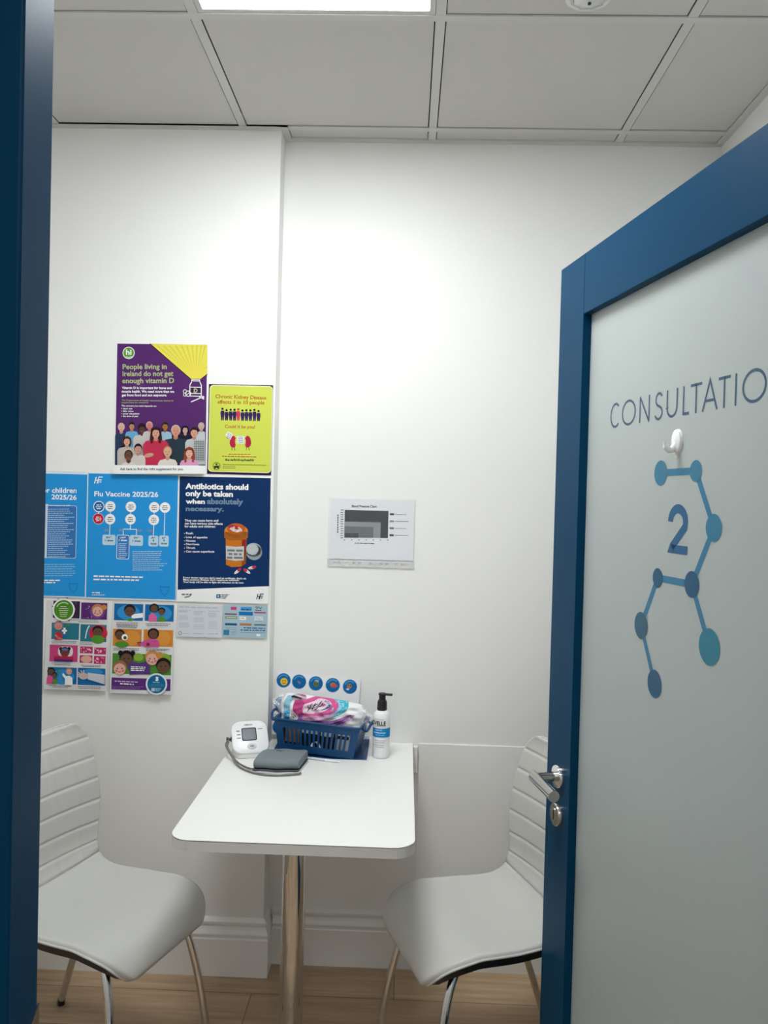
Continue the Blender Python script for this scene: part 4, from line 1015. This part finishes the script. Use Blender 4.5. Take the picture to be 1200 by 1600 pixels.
# basket
BROLL = math.radians(2.6)
BA = math.radians(-9); BX, BY = -.253, -.112
bs = tag(empty('basket', (BX, BY, BKZ + .0056), BA), 'dark blue slotted plastic basket standing on the blue sheet', 'basket')
bs.rotation_euler = (0, BROLL, BA)
BKM = mat('blue_plastic', (12, 66, 112), rough=.35, spec=.3)
HB_, WB, DB0, DB1, WT = .098, .120, .062, .070, .138      # height, half width base, half depth base / top, half width top
def side_panel(bm, A0, A1, B0_, B1_, nslots, t=.003, z0=.022, z1=.074, marg=.09):
    """Panel from bottom edge A0-A1 to top edge B0-B1 with a row of upright slots, thickness inwards."""
    A0, A1, B0_, B1_ = map(Vector, (A0, A1, B0_, B1_)); hgt = B0_.z - A0.z
    n = (A1 - A0).cross(B0_ - A0).normalized()
    def P(u, zz):
        v = zz / hgt; return (A0 + (A1 - A0) * u) * (1 - v) + (B0_ + (B1_ - B0_) * u) * v
    def q(u0, u1, za, zb):
        f = [P(u0, za), P(u1, za), P(u1, zb), P(u0, zb)]; a = [bm.verts.new(x) for x in f]; b = [bm.verts.new(x - n * t) for x in f]
        bm.faces.new(a); bm.faces.new(b[::-1])
        for i in range(4): bm.faces.new((a[i], b[i], b[(i + 1) % 4], a[(i + 1) % 4]))
    q(0, 1, 0, z0); q(0, 1, z1, hgt); pitch = (1 - 2 * marg) / nslots; q(0, marg, z0, z1); q(1 - marg, 1, z0, z1)
    for i in range(1, nslots): c = marg + pitch * i; q(c - pitch * .24, c + pitch * .24, z0, z1)
bm = bmesh.new()
b_ = [(-WB, -DB0, .0), (WB, -DB0, .0), (WB, DB0, .0), (-WB, DB0, .0)]; t_ = [(-WT, -DB1, HB_), (WT, -DB1, HB_), (WT, DB1, HB_), (-WT, DB1, HB_)]
side_panel(bm, b_[0], b_[1], t_[0], t_[1], 15); side_panel(bm, b_[2], b_[3], t_[2], t_[3], 15); side_panel(bm, b_[1], b_[2], t_[1], t_[2], 7); side_panel(bm, b_[3], b_[0], t_[3], t_[0], 7)
box(bm, -WB, WB, -DB0, DB0, .0, .004)
new_obj('body', bm, BKM, bs)
bm = bmesh.new(); rim = []
for i in range(4):
    a, b = Vector(t_[i]), Vector(t_[(i + 1) % 4]); rim += [a + (b - a) * s for s in (.04, .35, .65, .96)]
tube(bm, rim + [rim[0]], .0042, 10, caps=False); new_obj('rim', bm, BKM, bs, smooth=True)
for sg in (1, -1):
    bm = bmesh.new(); tube(bm, spline([(sg * (WT + .000), -.042, HB_ - .004), (sg * (WT + .014), -.040, HB_ - .012), (sg * (WT + .022), -.025, HB_ - .010 + .012), (sg * (WT + .024), 0, HB_ + .006), (sg * (WT + .022), .025, HB_ + .002), (sg * (WT + .014), .040, HB_ - .012), (sg * WT, .042, HB_ - .004)], 5), .0045, 10); new_obj('handle', bm, BKM, bs, smooth=True)

# boxes and packs in the basket
def in_basket(x, y, z, rz=0.0):
    M = Matrix.Translation((BX, BY, BKZ + .0056)) @ Matrix.Rotation(BA, 4, 'Z') @ Matrix.Rotation(BROLL, 4, 'Y') @ Matrix.Translation((x, y, z)) @ Matrix.Rotation(rz, 4, 'Z'); return M
def pack(name, label, cat, x, y, sx, sy, sz, rgb, band, rz=0.0, group=None):
    o = empty(name); o.matrix_world = in_basket(x, y, .0045, rz); tag(o, label, cat, group)
    bm = bmesh.new(); box(bm, -sx / 2, sx / 2, -sy / 2, sy / 2, 0, sz, bev=.001); new_obj('carton', bm, ink(rgb), o)
    bm = bmesh.new()
    for (a, b, c) in band: box(bm, -sx / 2 + .001, sx / 2 - .001, -sy / 2 - .0004, -sy / 2 + .0004, a * sz, b * sz, mi=0)
    if band: new_obj('printed_band', bm, ink(band[0][2]), o)
    return o
pack('medicine_box', 'brown cardboard box showing through the left slots of the basket', 'box', -.082, -.034, .046, .030, .075, (158, 118, 88), [(.0, .28, (40, 40, 46))])
pack('medicine_box', 'black box showing through the middle slots of the basket', 'box', -.026, -.036, .060, .026, .072, (30, 36, 46), [(.75, .97, (190, 200, 206))])
pack('medicine_box', 'dark box with white corner, right of the middle in the basket', 'box', .031, -.038, .044, .024, .072, (34, 44, 56), [(.72, .97, (200, 206, 210))])
pack('medicine_box', 'white box showing through the right slots of the basket', 'box', .079, -.036, .044, .028, .074, (212, 216, 220), [(.66, .80, (30, 34, 44))])
for i, (x, lab) in enumerate(((-.014, 'white test strip lying low behind the middle basket slots'), (.008, 'white test strip standing low right of the basket middle'))):
    o = empty('test_strip'); 
    o.matrix_world = in_basket(x, -.0545 if i else -.0545, .0245) @ Matrix.Rotation(.5 - i * .9, 4, 'Y'); tag(o, lab, 'test strip', 'loose white test strips in the basket')
    bm = bmesh.new(); box(bm, -.004, .004, -.002, .002, -.014, .016, bev=.001); new_obj('strip', bm, WPL, o)

# bag of cotton wool stuffed into the basket
bag = empty('cotton_wool_bag'); bag.matrix_world = in_basket(-.004, -.008, .064) @ Matrix.Rotation(math.radians(-14), 4, 'X')
tag(bag, 'clear bag of cotton wool balls with pink and blue print, in the basket', 'bag')
BWD, BHT = .138, .104
def bag_pt(u, v, off=0.0, back=False):
    """u, v in -1..1 across and up the bag."""
    ex = 1 - .10 * max(0, v) ** 2 + .03 * math.sin(3 * v)
    prof_ = (max(0, 1 - abs(u) ** 3.2) ** .6) * (max(0, 1 - abs(v) ** 3.2) ** .6)
    lump = .004 * math.sin(9 * u + 2 * v) * math.sin(8 * v + 1.3) + .003 * math.sin(17 * u - 4 * v) * math.cos(13 * v)
    if u > .35: lump += .006 * min(1, (u - .35) / .2) * abs(math.sin(7.5 * u * 1.3 + .6) * math.sin(6.2 * v + .4))
    d = prof_ * (.034 + lump) + off
    top = BHT * (1 - .04 * (u + 1) - .05 * abs(u) ** 3)
    z = (v + 1) / 2 * top
    return Vector((u * BWD * ex, (d if back else -d), z))
bm = bmesh.new(); n = 48; Fg, Bg = {}, {}
for i in range(n + 1):
    for j in range(n + 1):
        u, v = -1 + 2 * i / n, -1 + 2 * j / n
        Fg[i, j] = bm.verts.new(bag_pt(u, v)); Bg[i, j] = bm.verts.new(bag_pt(u, v, 0, True))
for i in range(n):
    for j in range(n):
        bm.faces.new((Fg[i, j], Fg[i + 1, j], Fg[i + 1, j + 1], Fg[i, j + 1])); bm.faces.new((Bg[i, j], Bg[i, j + 1], Bg[i + 1, j + 1], Bg[i + 1, j]))
bmesh.ops.remove_doubles(bm, verts=bm.verts, dist=1e-6)
COT = mat('cotton_in_film', (236, 236, 236), rough=.35, coat=.25, bump=.3, bscale=70)
new_obj('cotton_filled_body', bm, COT, bag, smooth=True)
# print on the front, in crop coordinates of the bag face
fb = homography([(165, 255), (1000, 300), (1000, 690), (170, 590)], [(-.93, .93), (.93, .93), (.93, -.72), (-.93, -.72)])
class BagPrint:
    def __init__(self): self.bm = bmesh.new(); self.mats = []; self.lay = 1
    def poly(self, pts, rgb, lay=None):
        m = ink(rgb)
        if m not in self.mats: self.mats.append(m)
        self.lay += 1; t = bmesh.new(); vs = [t.verts.new((*fb(q), 0)) for q in pts]; t.faces.new(vs); bmesh.ops.triangulate(t, faces=t.faces)
        for it in range(6):
            es = [e for e in t.edges if e.calc_length() > .11]
            if not es: break
            bmesh.ops.subdivide_edges(t, edges=es, cuts=1); bmesh.ops.triangulate(t, faces=t.faces)
        mp = {}
        for v in t.verts:
            u, w = max(-.985, min(.985, v.co.x)), max(-.985, min(.985, v.co.y)); mp[v.index if False else v] = self.bm.verts.new(bag_pt(u, w, .0004 + .00016 * self.lay))
        for f in t.faces:
            try: g = self.bm.faces.new([mp[v] for v in f.verts]); g.material_index = self.mats.index(m); g.smooth = True
            except ValueError: pass
        t.free()
    def line(self, pts, w, rgb):
        L, R = thick_line(pts, w); self.poly([tuple(q) for q in L] + [tuple(q) for q in R[::-1]], rgb)
bp = BagPrint()
def cr(pts, n=5): return [(q.x, q.y) for q in spline([(a, b, 0) for a, b in pts], n)]
bp.poly([(185, 270), (255, 275), (250, 560), (180, 580)], (150, 200, 224)); bp.poly([(195, 480), (245, 460), (250, 580), (190, 585)], (40, 150, 200))
bp.poly(cr([(420, 262), (560, 258), (720, 262), (840, 262), (862, 330), (830, 420), (740, 500), (660, 540)]) + [(600, 300), (480, 265)], (150, 208, 232))
bp.poly(cr([(640, 262), (840, 265), (862, 330), (830, 420), (740, 505), (700, 500), (780, 400), (760, 320), (700, 275)]), (64, 182, 200))
bp.poly(cr([(285, 330), (390, 310), (450, 270), (540, 248), (640, 258), (720, 300), (745, 350), (730, 420), (660, 490), (560, 535), (430, 545), (350, 530), (290, 480), (280, 400)]), (214, 92, 150))
bp.poly(cr([(290, 340), (360, 330), (400, 390), (380, 470), (420, 530), (350, 530), (290, 480), (280, 400)]), (190, 70, 130))
bp.poly(cr([(390, 380), (470, 330), (520, 285), (590, 290), (650, 320), (660, 370), (620, 430), (540, 480), (400, 500), (378, 440)]), (236, 214, 226))
bp.poly(cr([(590, 300), (640, 320), (660, 370), (620, 420), (570, 455), (565, 440), (610, 400), (630, 360), (610, 330), (585, 315)]), (32, 110, 160))
for a, b in (((430, 470), (470, 360)), ((470, 450), (500, 350)), ((450, 430), (520, 400)), ((500, 450), (545, 380)), ((520, 400), (560, 310)), ((545, 400), (575, 340)), ((480, 400), (520, 360)), ((425, 400), (445, 445))): bp.line([a, b], 8, (60, 56, 66))
bp.poly(cr([(340, 500), (420, 560), (560, 580), (680, 580), (780, 540), (850, 500), (870, 520), (800, 600), (720, 655), (560, 630), (330, 595)]), (136, 82, 160))
for i in range(6): bp.line(cr([(640 + i * 22, 600 + i * 9), (740 + i * 20, 570 + i * 10), (840 + i * 14, 500 + i * 4), (890 + i * 8, 470)]), 8, (206, 140, 206) if i % 2 else (90, 60, 100))
for i in range(3): bp.line(cr([(380, 545 + i * 14), (500, 560 + i * 12), (640, 520 + i * 14), (740, 430 + i * 24)]), 5, (226, 170, 206))
bp.poly([(255, 490), (290, 480), (340, 560), (330, 590), (280, 580), (260, 540)], (214, 210, 214)); bp.line([(268, 500), (300, 570)], 9, (90, 90, 96)); bp.line([(285, 495), (320, 555)], 8, (100, 100, 104))
bp.poly([(232, 262), (260, 236), (345, 256), (385, 288), (350, 312), (250, 292)], (206, 200, 206)); bp.poly([(245, 250), (262, 232), (350, 254), (380, 280), (340, 280)], (178, 66, 130)); bp.poly([(230, 280), (245, 270), (350, 300), (340, 316), (235, 296)], (40, 40, 48))
new_obj('printed_label', bp.bm, bp.mats, bag, smooth='keep')
# loose clear film at both ends
for sg in (-1, 1):
    bm = bmesh.new(); rows = 16; G = []
    for j in range(rows + 1):
        v = -.55 + 1.45 * j / rows; r = []
        for i in range(7):
            t = i / 6; base = bag_pt(sg * .97, v); wv = .024 * (1 + .35 * math.sin(5 * v + sg))
            r.append(bm.verts.new(base + Vector((sg * t * wv, .007 * math.sin(9 * v + 4 * t * sg) * t - .004 * math.sin(14 * v) * t, .004 * math.sin(7 * v) * t))))
        G.append(r)
    for j in range(rows):
        for i in range(6): bm.faces.new((G[j][i], G[j][i + 1], G[j + 1][i + 1], G[j + 1][i]))
    new_obj('film_end', bm, BAGFILM, bag, smooth=True)

# sticker sheet leaning on the wall behind the basket
k = crop(410, 1040, 6.6667); p = Print(.278, .205, [(160, 72), (1045, 148), (1045, 830), (160, 754)]); p.sheet((252, 252, 252))
SB = (22, 108, 170); SL = (70, 160, 214)
stick = [(232, 158), (396, 172), (574, 190), (754, 208), (936, 224)]
for x, y in stick:
    for dy in (0, 255, 510): p.circ((x, y + 10 + dy), 82, (226, 236, 242))
p.up()
for x, y in stick:
    for dy in (0, 255, 510): p.circ((x, y + 10 + dy), 76, SB)
p.up()
for x, y in stick:
    for dy in (0, 255, 510): p.ring((x, y + 10 + dy), 64, 14, SL, 16, PI * .25, PI * .9)
p.circ((238, 182), 40, (240, 200, 60)); p.ell((398, 190), 24, 10, (150, 120, 150), -.7); p.circ((578, 205), 30, (112, 122, 70)); p.ell((582, 176), 22, 16, (160, 200, 220)); p.ell((758, 215), 32, 24, (206, 110, 60)); p.ell((775, 232), 34, 10, (226, 80, 140), .3); p.circ((930, 228), 26, (176, 130, 90)); p.ell((915, 262), 18, 9, (226, 226, 226)); p.up()
for x, y in ((226, 172), (250, 172), (570, 205), (590, 205), (920, 222), (940, 222)): p.circ((x, y), 6, (30, 28, 30), 8)
p.line([(222, 196), (240, 204), (256, 196)], 6, (60, 40, 30))
st = p.build('sticker_sheet'); st.location = (-.274, -.004, TZ + .2165); st.rotation_euler = (math.radians(-3.5), math.radians(3.2), 0)
tag(st, 'white sheet of round blue stickers leaning on the wall behind the basket', 'stickers')

# pump bottle
bt = tag(empty('pump_bottle', (-.0595, -.148, TZ)), 'white lotion pump bottle with black pump and blue label', 'bottle')
R = .0272
BTM = mat('bottle_white', (236, 237, 238), rough=.3)
bm = bmesh.new(); lathe(bm, [(R - .004, 0), (R - .001, .002), (R, .006), (R, .020), (R - .0006, .05), (R - .0004, .10), (R - .001, .128), (R - .003, .138), (R - .010, .1455), (.012, .147)], 40); new_obj('body', bm, BTM, bt, smooth=40)
bm = bmesh.new(); lathe(bm, [(.0145, .1465), (.0155, .149), (.0150, .172), (.0125, .178), (.0105, .179), (.0105, .193), (.012, .194), (.012, .198), (.0112, .199)], 28); new_obj('pump_collar', bm, BLACK, bt, smooth=40)
bm = bmesh.new()
Mn = Matrix.Translation((0, 0, .1955)) @ Matrix.Rotation(math.radians(-8), 4, 'Z')
box(bm, -.009, .032, -.0052, .0052, -.003, .0035, bev=.002, M=Mn); new_obj('nozzle', bm, BLACK, bt)
def wrap(bm_, pts, mi, off, n=1):
    vs = [bm_.verts.new(((R + off) * math.sin(a), -(R + off) * math.cos(a), z)) for a, z in pts]; f = bm_.faces.new(vs); f.material_index = mi
bm = bmesh.new()
for i in range(24):
    a0, a1 = -1.75 + 3.1 * i / 24, -1.75 + 3.1 * (i + 1) / 24; wrap(bm, [(a0, .067), (a1, .067), (a1, .095), (a0, .095)], 0, .0002)
new_obj('blue_label_band', bm, ink((28, 142, 206)), bt, smooth='keep')
def wrap_text(s, a0, a1, z, cap, m, name, bold=.02):
    V, F = text_polys(s, bold); xa, xb = min(v[0] for v in V), max(v[0] for v in V); bm = bmesh.new()
    vs = []
    for v_ in V:
        a = a0 + (a1 - a0) * (v_[0] - xa) / (xb - xa); vs.append(bm.verts.new(((R + .0005) * math.sin(a), -(R + .0005) * math.cos(a), z + v_[1] / CAP * cap)))
    for q in F:
        try: bm.faces.new([vs[i] for i in q])
        except ValueError: pass
    return new_obj(name, bm, m, bt, smooth='keep')
wrap_text('OVELLE', -1.30, .50, .1045, .0125, ink((48, 46, 50)), 'brand_lettering', .03)
wrap_text('hand', -.75, .05, .0885, .0038, ink((190, 226, 240)), 'label_text'); wrap_text('moisturiser', -.95, .55, .0795, .0048, ink((224, 240, 248)), 'label_text'); wrap_text('soft skin care', -.7, .35, .0728, .0034, ink((150, 210, 230)), 'label_text')
for i, (z, a0, a1) in enumerate(((.1215, -1.0, .2), (.100, -1.1, .4), (.056, -.8, .5), (.050, -.7, .45), (.042, -.9, .3), (.036, -.7, .3))):
    bm = bmesh.new(); a = a0
    while a < a1: wrap(bm, [(a, z), (a + .11, z), (a + .11, z + .0016), (a, z + .0016)], 0, .0003); a += .115
    new_obj('small_print', bm, ink((176, 178, 184)), bt, smooth='keep')

# blood pressure monitor
bpm = tag(empty('blood_pressure_monitor', (-.468, -.172, TZ), math.radians(19)), 'white blood pressure monitor with a grey screen by the basket', 'monitor')
MW = mat('monitor_white', (232, 233, 233), rough=.35)
TILT = math.radians(44)      # face leans back
FW, FHt = .0565, .056
def rr_ring(hx_, hy_, r, n=8): return round_rect(-hx_, -hy_, hx_, hy_, r, n)
Fm = Matrix.Translation((0, -.002, .056)) @ Matrix.Rotation(TILT, 4, 'X')
bm = bmesh.new(); rings = []
base = rr_ring(.050, .048, .024)
for z, k_ in ((.0, .95), (.003, 1.0), (.014, 1.0)): rings.append([bm.verts.new((x * k_, y * k_ + .008, z)) for x, y in base])
for (hx_, hy_, r_, zz) in ((FW, FHt, .030, -.014), (FW + .001, FHt + .001, .031, -.004), (FW - .001, FHt - .001, .030, .0), (FW - .004, FHt - .004, .028, .0015)):
    rings.append([bm.verts.new(Fm @ Vector((x, y, zz))) for x, y in rr_ring(hx_, hy_, r_)])
m_ = len(rings[0])
for i in range(len(rings) - 1):
    for k_ in range(m_): bm.faces.new((rings[i][k_], rings[i][(k_ + 1) % m_], rings[i + 1][(k_ + 1) % m_], rings[i + 1][k_]))
bm.faces.new(rings[0][::-1]); bm.faces.new(rings[-1])
new_obj('casing', bm, MW, bpm, smooth=35)
bm = bmesh.new(); prism(bm, round_rect(-.0255, -.014, .0205, .030, .005), .0016, .0024, M=Fm); new_obj('bezel', bm, ink((44, 46, 50)), bpm)
bm = bmesh.new(); prism(bm, round_rect(-.0228, -.0112, .0178, .0272, .003), .0024, .0027, M=Fm); new_obj('screen', bm, mat('lcd', (104, 114, 120), rough=.2), bpm)
bm = bmesh.new(); lathe(bm, [(.0125, .0015), (.0125, .0026), (.0112, .0034), (.001, .0036)], 28, M=Fm @ Matrix.Translation((.003, -.0335, 0)) @ Matrix.Diagonal((1.15, .8, 1, 1))); new_obj('button', bm, mat('button_grey', (206, 208, 210), rough=.4), bpm, smooth=40)
bm = bmesh.new(); lathe(bm, [(.006, .0036), (.006, .0038)], 18, M=Fm @ Matrix.Translation((.003, -.034, 0)) @ Matrix.Diagonal((1.2, .5, 1, 1))); new_obj('button_mark', bm, ink((150, 152, 156)), bpm)
def flat_text(s, x0_, x1_, y, cap, rgb, name, Mx, z=.0018, parent=None, bold=.02):
    V, F = text_polys(s, bold); xa, xb = min(v[0] for v in V), max(v[0] for v in V); bm = bmesh.new()
    vs = [bm.verts.new(Mx @ Vector((x0_ + (x1_ - x0_) * (v_[0] - xa) / (xb - xa), y + v_[1] / CAP * cap, z))) for v_ in V]
    for q in F:
        try: bm.faces.new([vs[i] for i in q])
        except ValueError: pass
    return new_obj(name, bm, ink(rgb), parent, smooth='keep')
flat_text('OMRON', -.016, .010, .0385, .0045, (84, 86, 92), 'brand_lettering', Fm, parent=bpm, bold=.03)
for x0_, x1_, y0_, y1_ in ((.0255, .041, .0235, .0262), (-.041, -.031, .018, .023), (-.040, -.029, .006, .0105), (-.041, -.029, -.0055, -.002)): 
    bm = bmesh.new(); prism(bm, [(x0_, y0_), (x1_, y0_), (x1_, y1_), (x0_, y1_)], .0015, .0018, M=Fm); new_obj('face_marking', bm, ink((150, 152, 156)), bpm)

# cuff with its air tube
cuff = tag(empty('blood_pressure_cuff', (-.363, -.270, TZ), math.radians(1)), 'grey fabric blood pressure cuff folded flat in front of the monitor', 'cuff')
CU = mat('cuff_grey', (116, 126, 130), rough=.8, bump=.25, bscale=300, noise=.06, nscale=30)
CUD = mat('cuff_dark', (74, 80, 86), rough=.8)
def fold(hx_, y0_, y1_, z0_, z1_, nose, n=10, nx=14, puff=.003, skew=0.0):
    bm = bmesh.new(); outl = []
    rz = (z1_ - z0_) / 2
    outl += [(y1_, z0_)] + [(y0_ + rz - rz * math.sin(PI * k / n), z0_ + rz - rz * math.cos(PI * k / n)) for k in range(n + 1)]
    outl += [(y0_ + (y1_ - y0_) * t, z1_ + puff * math.sin(PI * t)) for t in (.3, .5, .7, .85)] + [(y1_, z1_ - .002)]
    G = []
    for i in range(nx + 1):
        t = -1 + 2 * i / nx; e = 1 - .0 * t; sh = .10 * (max(0, abs(t) - .86) / .14) ** 2
        cz = (z0_ + z1_) / 2; cy = (y0_ + y1_) / 2
        G.append([bm.verts.new((t * hx_ + skew * (y - y0_), cy + (y - cy) * (1 - sh), cz + (z - cz) * (1 - 2 * sh) + .0012 * math.sin(5 * t + 30 * y))) for y, z in outl])
    m_ = len(outl)
    for i in range(nx):
        for k_ in range(m_): bm.faces.new((G[i][k_], G[i][(k_ + 1) % m_], G[i + 1][(k_ + 1) % m_], G[i + 1][k_]))
    bm.faces.new(G[0][::-1]); bm.faces.new(G[-1]); return bm
new_obj('bladder_fold', fold(.066, -.058, .062, .0075, .034, 0, skew=.14), CU, cuff, smooth=40)
new_obj('lower_flap', fold(.067, -.062, .060, .003, .0072, 0, puff=.0, skew=.14), CUD, cuff, smooth=40)
new_obj('edge_binding', fold(.070, -.068, .055, .0003, .003, 0, puff=0, skew=.14), ink((206, 206, 204)), cuff, smooth=40)
bm = bmesh.new()
for y_, x0_, x1_ in ((.034, -.01, .030), (.022, .0, .012), (.012, .016, .026)):
    zt = .0382 - abs(y_ - .005) * .02; box(bm, x0_, x1_, y_ - .0012, y_ + .0012, zt - .004, zt - .0005)
new_obj('printed_mark', bm, ink((84, 92, 98)), cuff)
def w2l(o, p): return o.matrix_world.inverted() @ Vector(p)
bpy.context.view_layer.update()
TUB = mat('tube_grey', (112, 110, 106), rough=.4)
plug = bpm.matrix_world @ Vector((-.0585, .004, .050))
path = [plug + Vector((-.006, -.004, 0)), plug + Vector((-.010, -.022, -.012)), Vector((-.512, -.235, TZ + .016)), Vector((-.476, -.295, TZ + .004)), Vector((-.436, -.336, TZ + .003)), Vector((-.395, -.356, TZ + .003)), Vector((-.345, -.358, TZ + .003)), Vector((-.298, -.345, TZ + .004)), Vector((-.285, -.338, TZ + .005))]
bm = bmesh.new(); tube(bm, [w2l(cuff, q) for q in spline(path, 10)], .0030, 10); new_obj('air_tube', bm, TUB, cuff, smooth=True)
path2 = [plug + Vector((-.004, -.010, -.004)), plug + Vector((-.002, -.030, -.018)), Vector((-.497, -.243, TZ + .004)), Vector((-.461, -.292, TZ + .0035)), Vector((-.432, -.320, TZ + .006)), Vector((-.424, -.322, TZ + .010))]
bm = bmesh.new(); tube(bm, [w2l(cuff, q) for q in spline(path2, 8)], .0026, 10); new_obj('air_tube', bm, TUB, cuff, smooth=True)
bm = bmesh.new(); Mp = cuff.matrix_world.inverted() @ Matrix.Translation(plug) @ Matrix.Rotation(math.radians(12), 4, 'Z') @ Matrix.Rotation(-PI / 2, 4, 'Y')
lathe(bm, [(.008, -.003), (.008, .001), (.0045, .0015), (.0045, .007), (.0065, .0075), (.0065, .013), (.003, .014)], 16, M=Mp); new_obj('air_plug', bm, BLACK, cuff, smooth=40)

# pen in front of the book
pen = empty('pen'); pd = Vector((.125, -.036, 0)); pen.location = (-.245, -.2085, TZ + .0042); pen.rotation_euler = (0, 0, math.atan2(pd.y, pd.x)); tag(pen, 'white pen lying on the table in front of the basket', 'pen')
My = Matrix.Rotation(PI / 2, 4, 'Y')
bm = bmesh.new(); lathe(bm, [(.0036, -.058), (.0040, -.05), (.0040, .018)], 14, M=My); new_obj('barrel', bm, ink((214, 218, 224)), pen, smooth=40)
bm = bmesh.new(); lathe(bm, [(.0041, .018), (.0041, .045), (.0022, .060), (.0008, .066)], 14, M=My); new_obj('grip', bm, WPL, pen, smooth=40)
bm = bmesh.new(); lathe(bm, [(.0030, -.066), (.0034, -.058)], 14, M=My); box(bm, -.058, -.026, -.0012, .0012, .0038, .0052); new_obj('clip', bm, BLACK, pen)
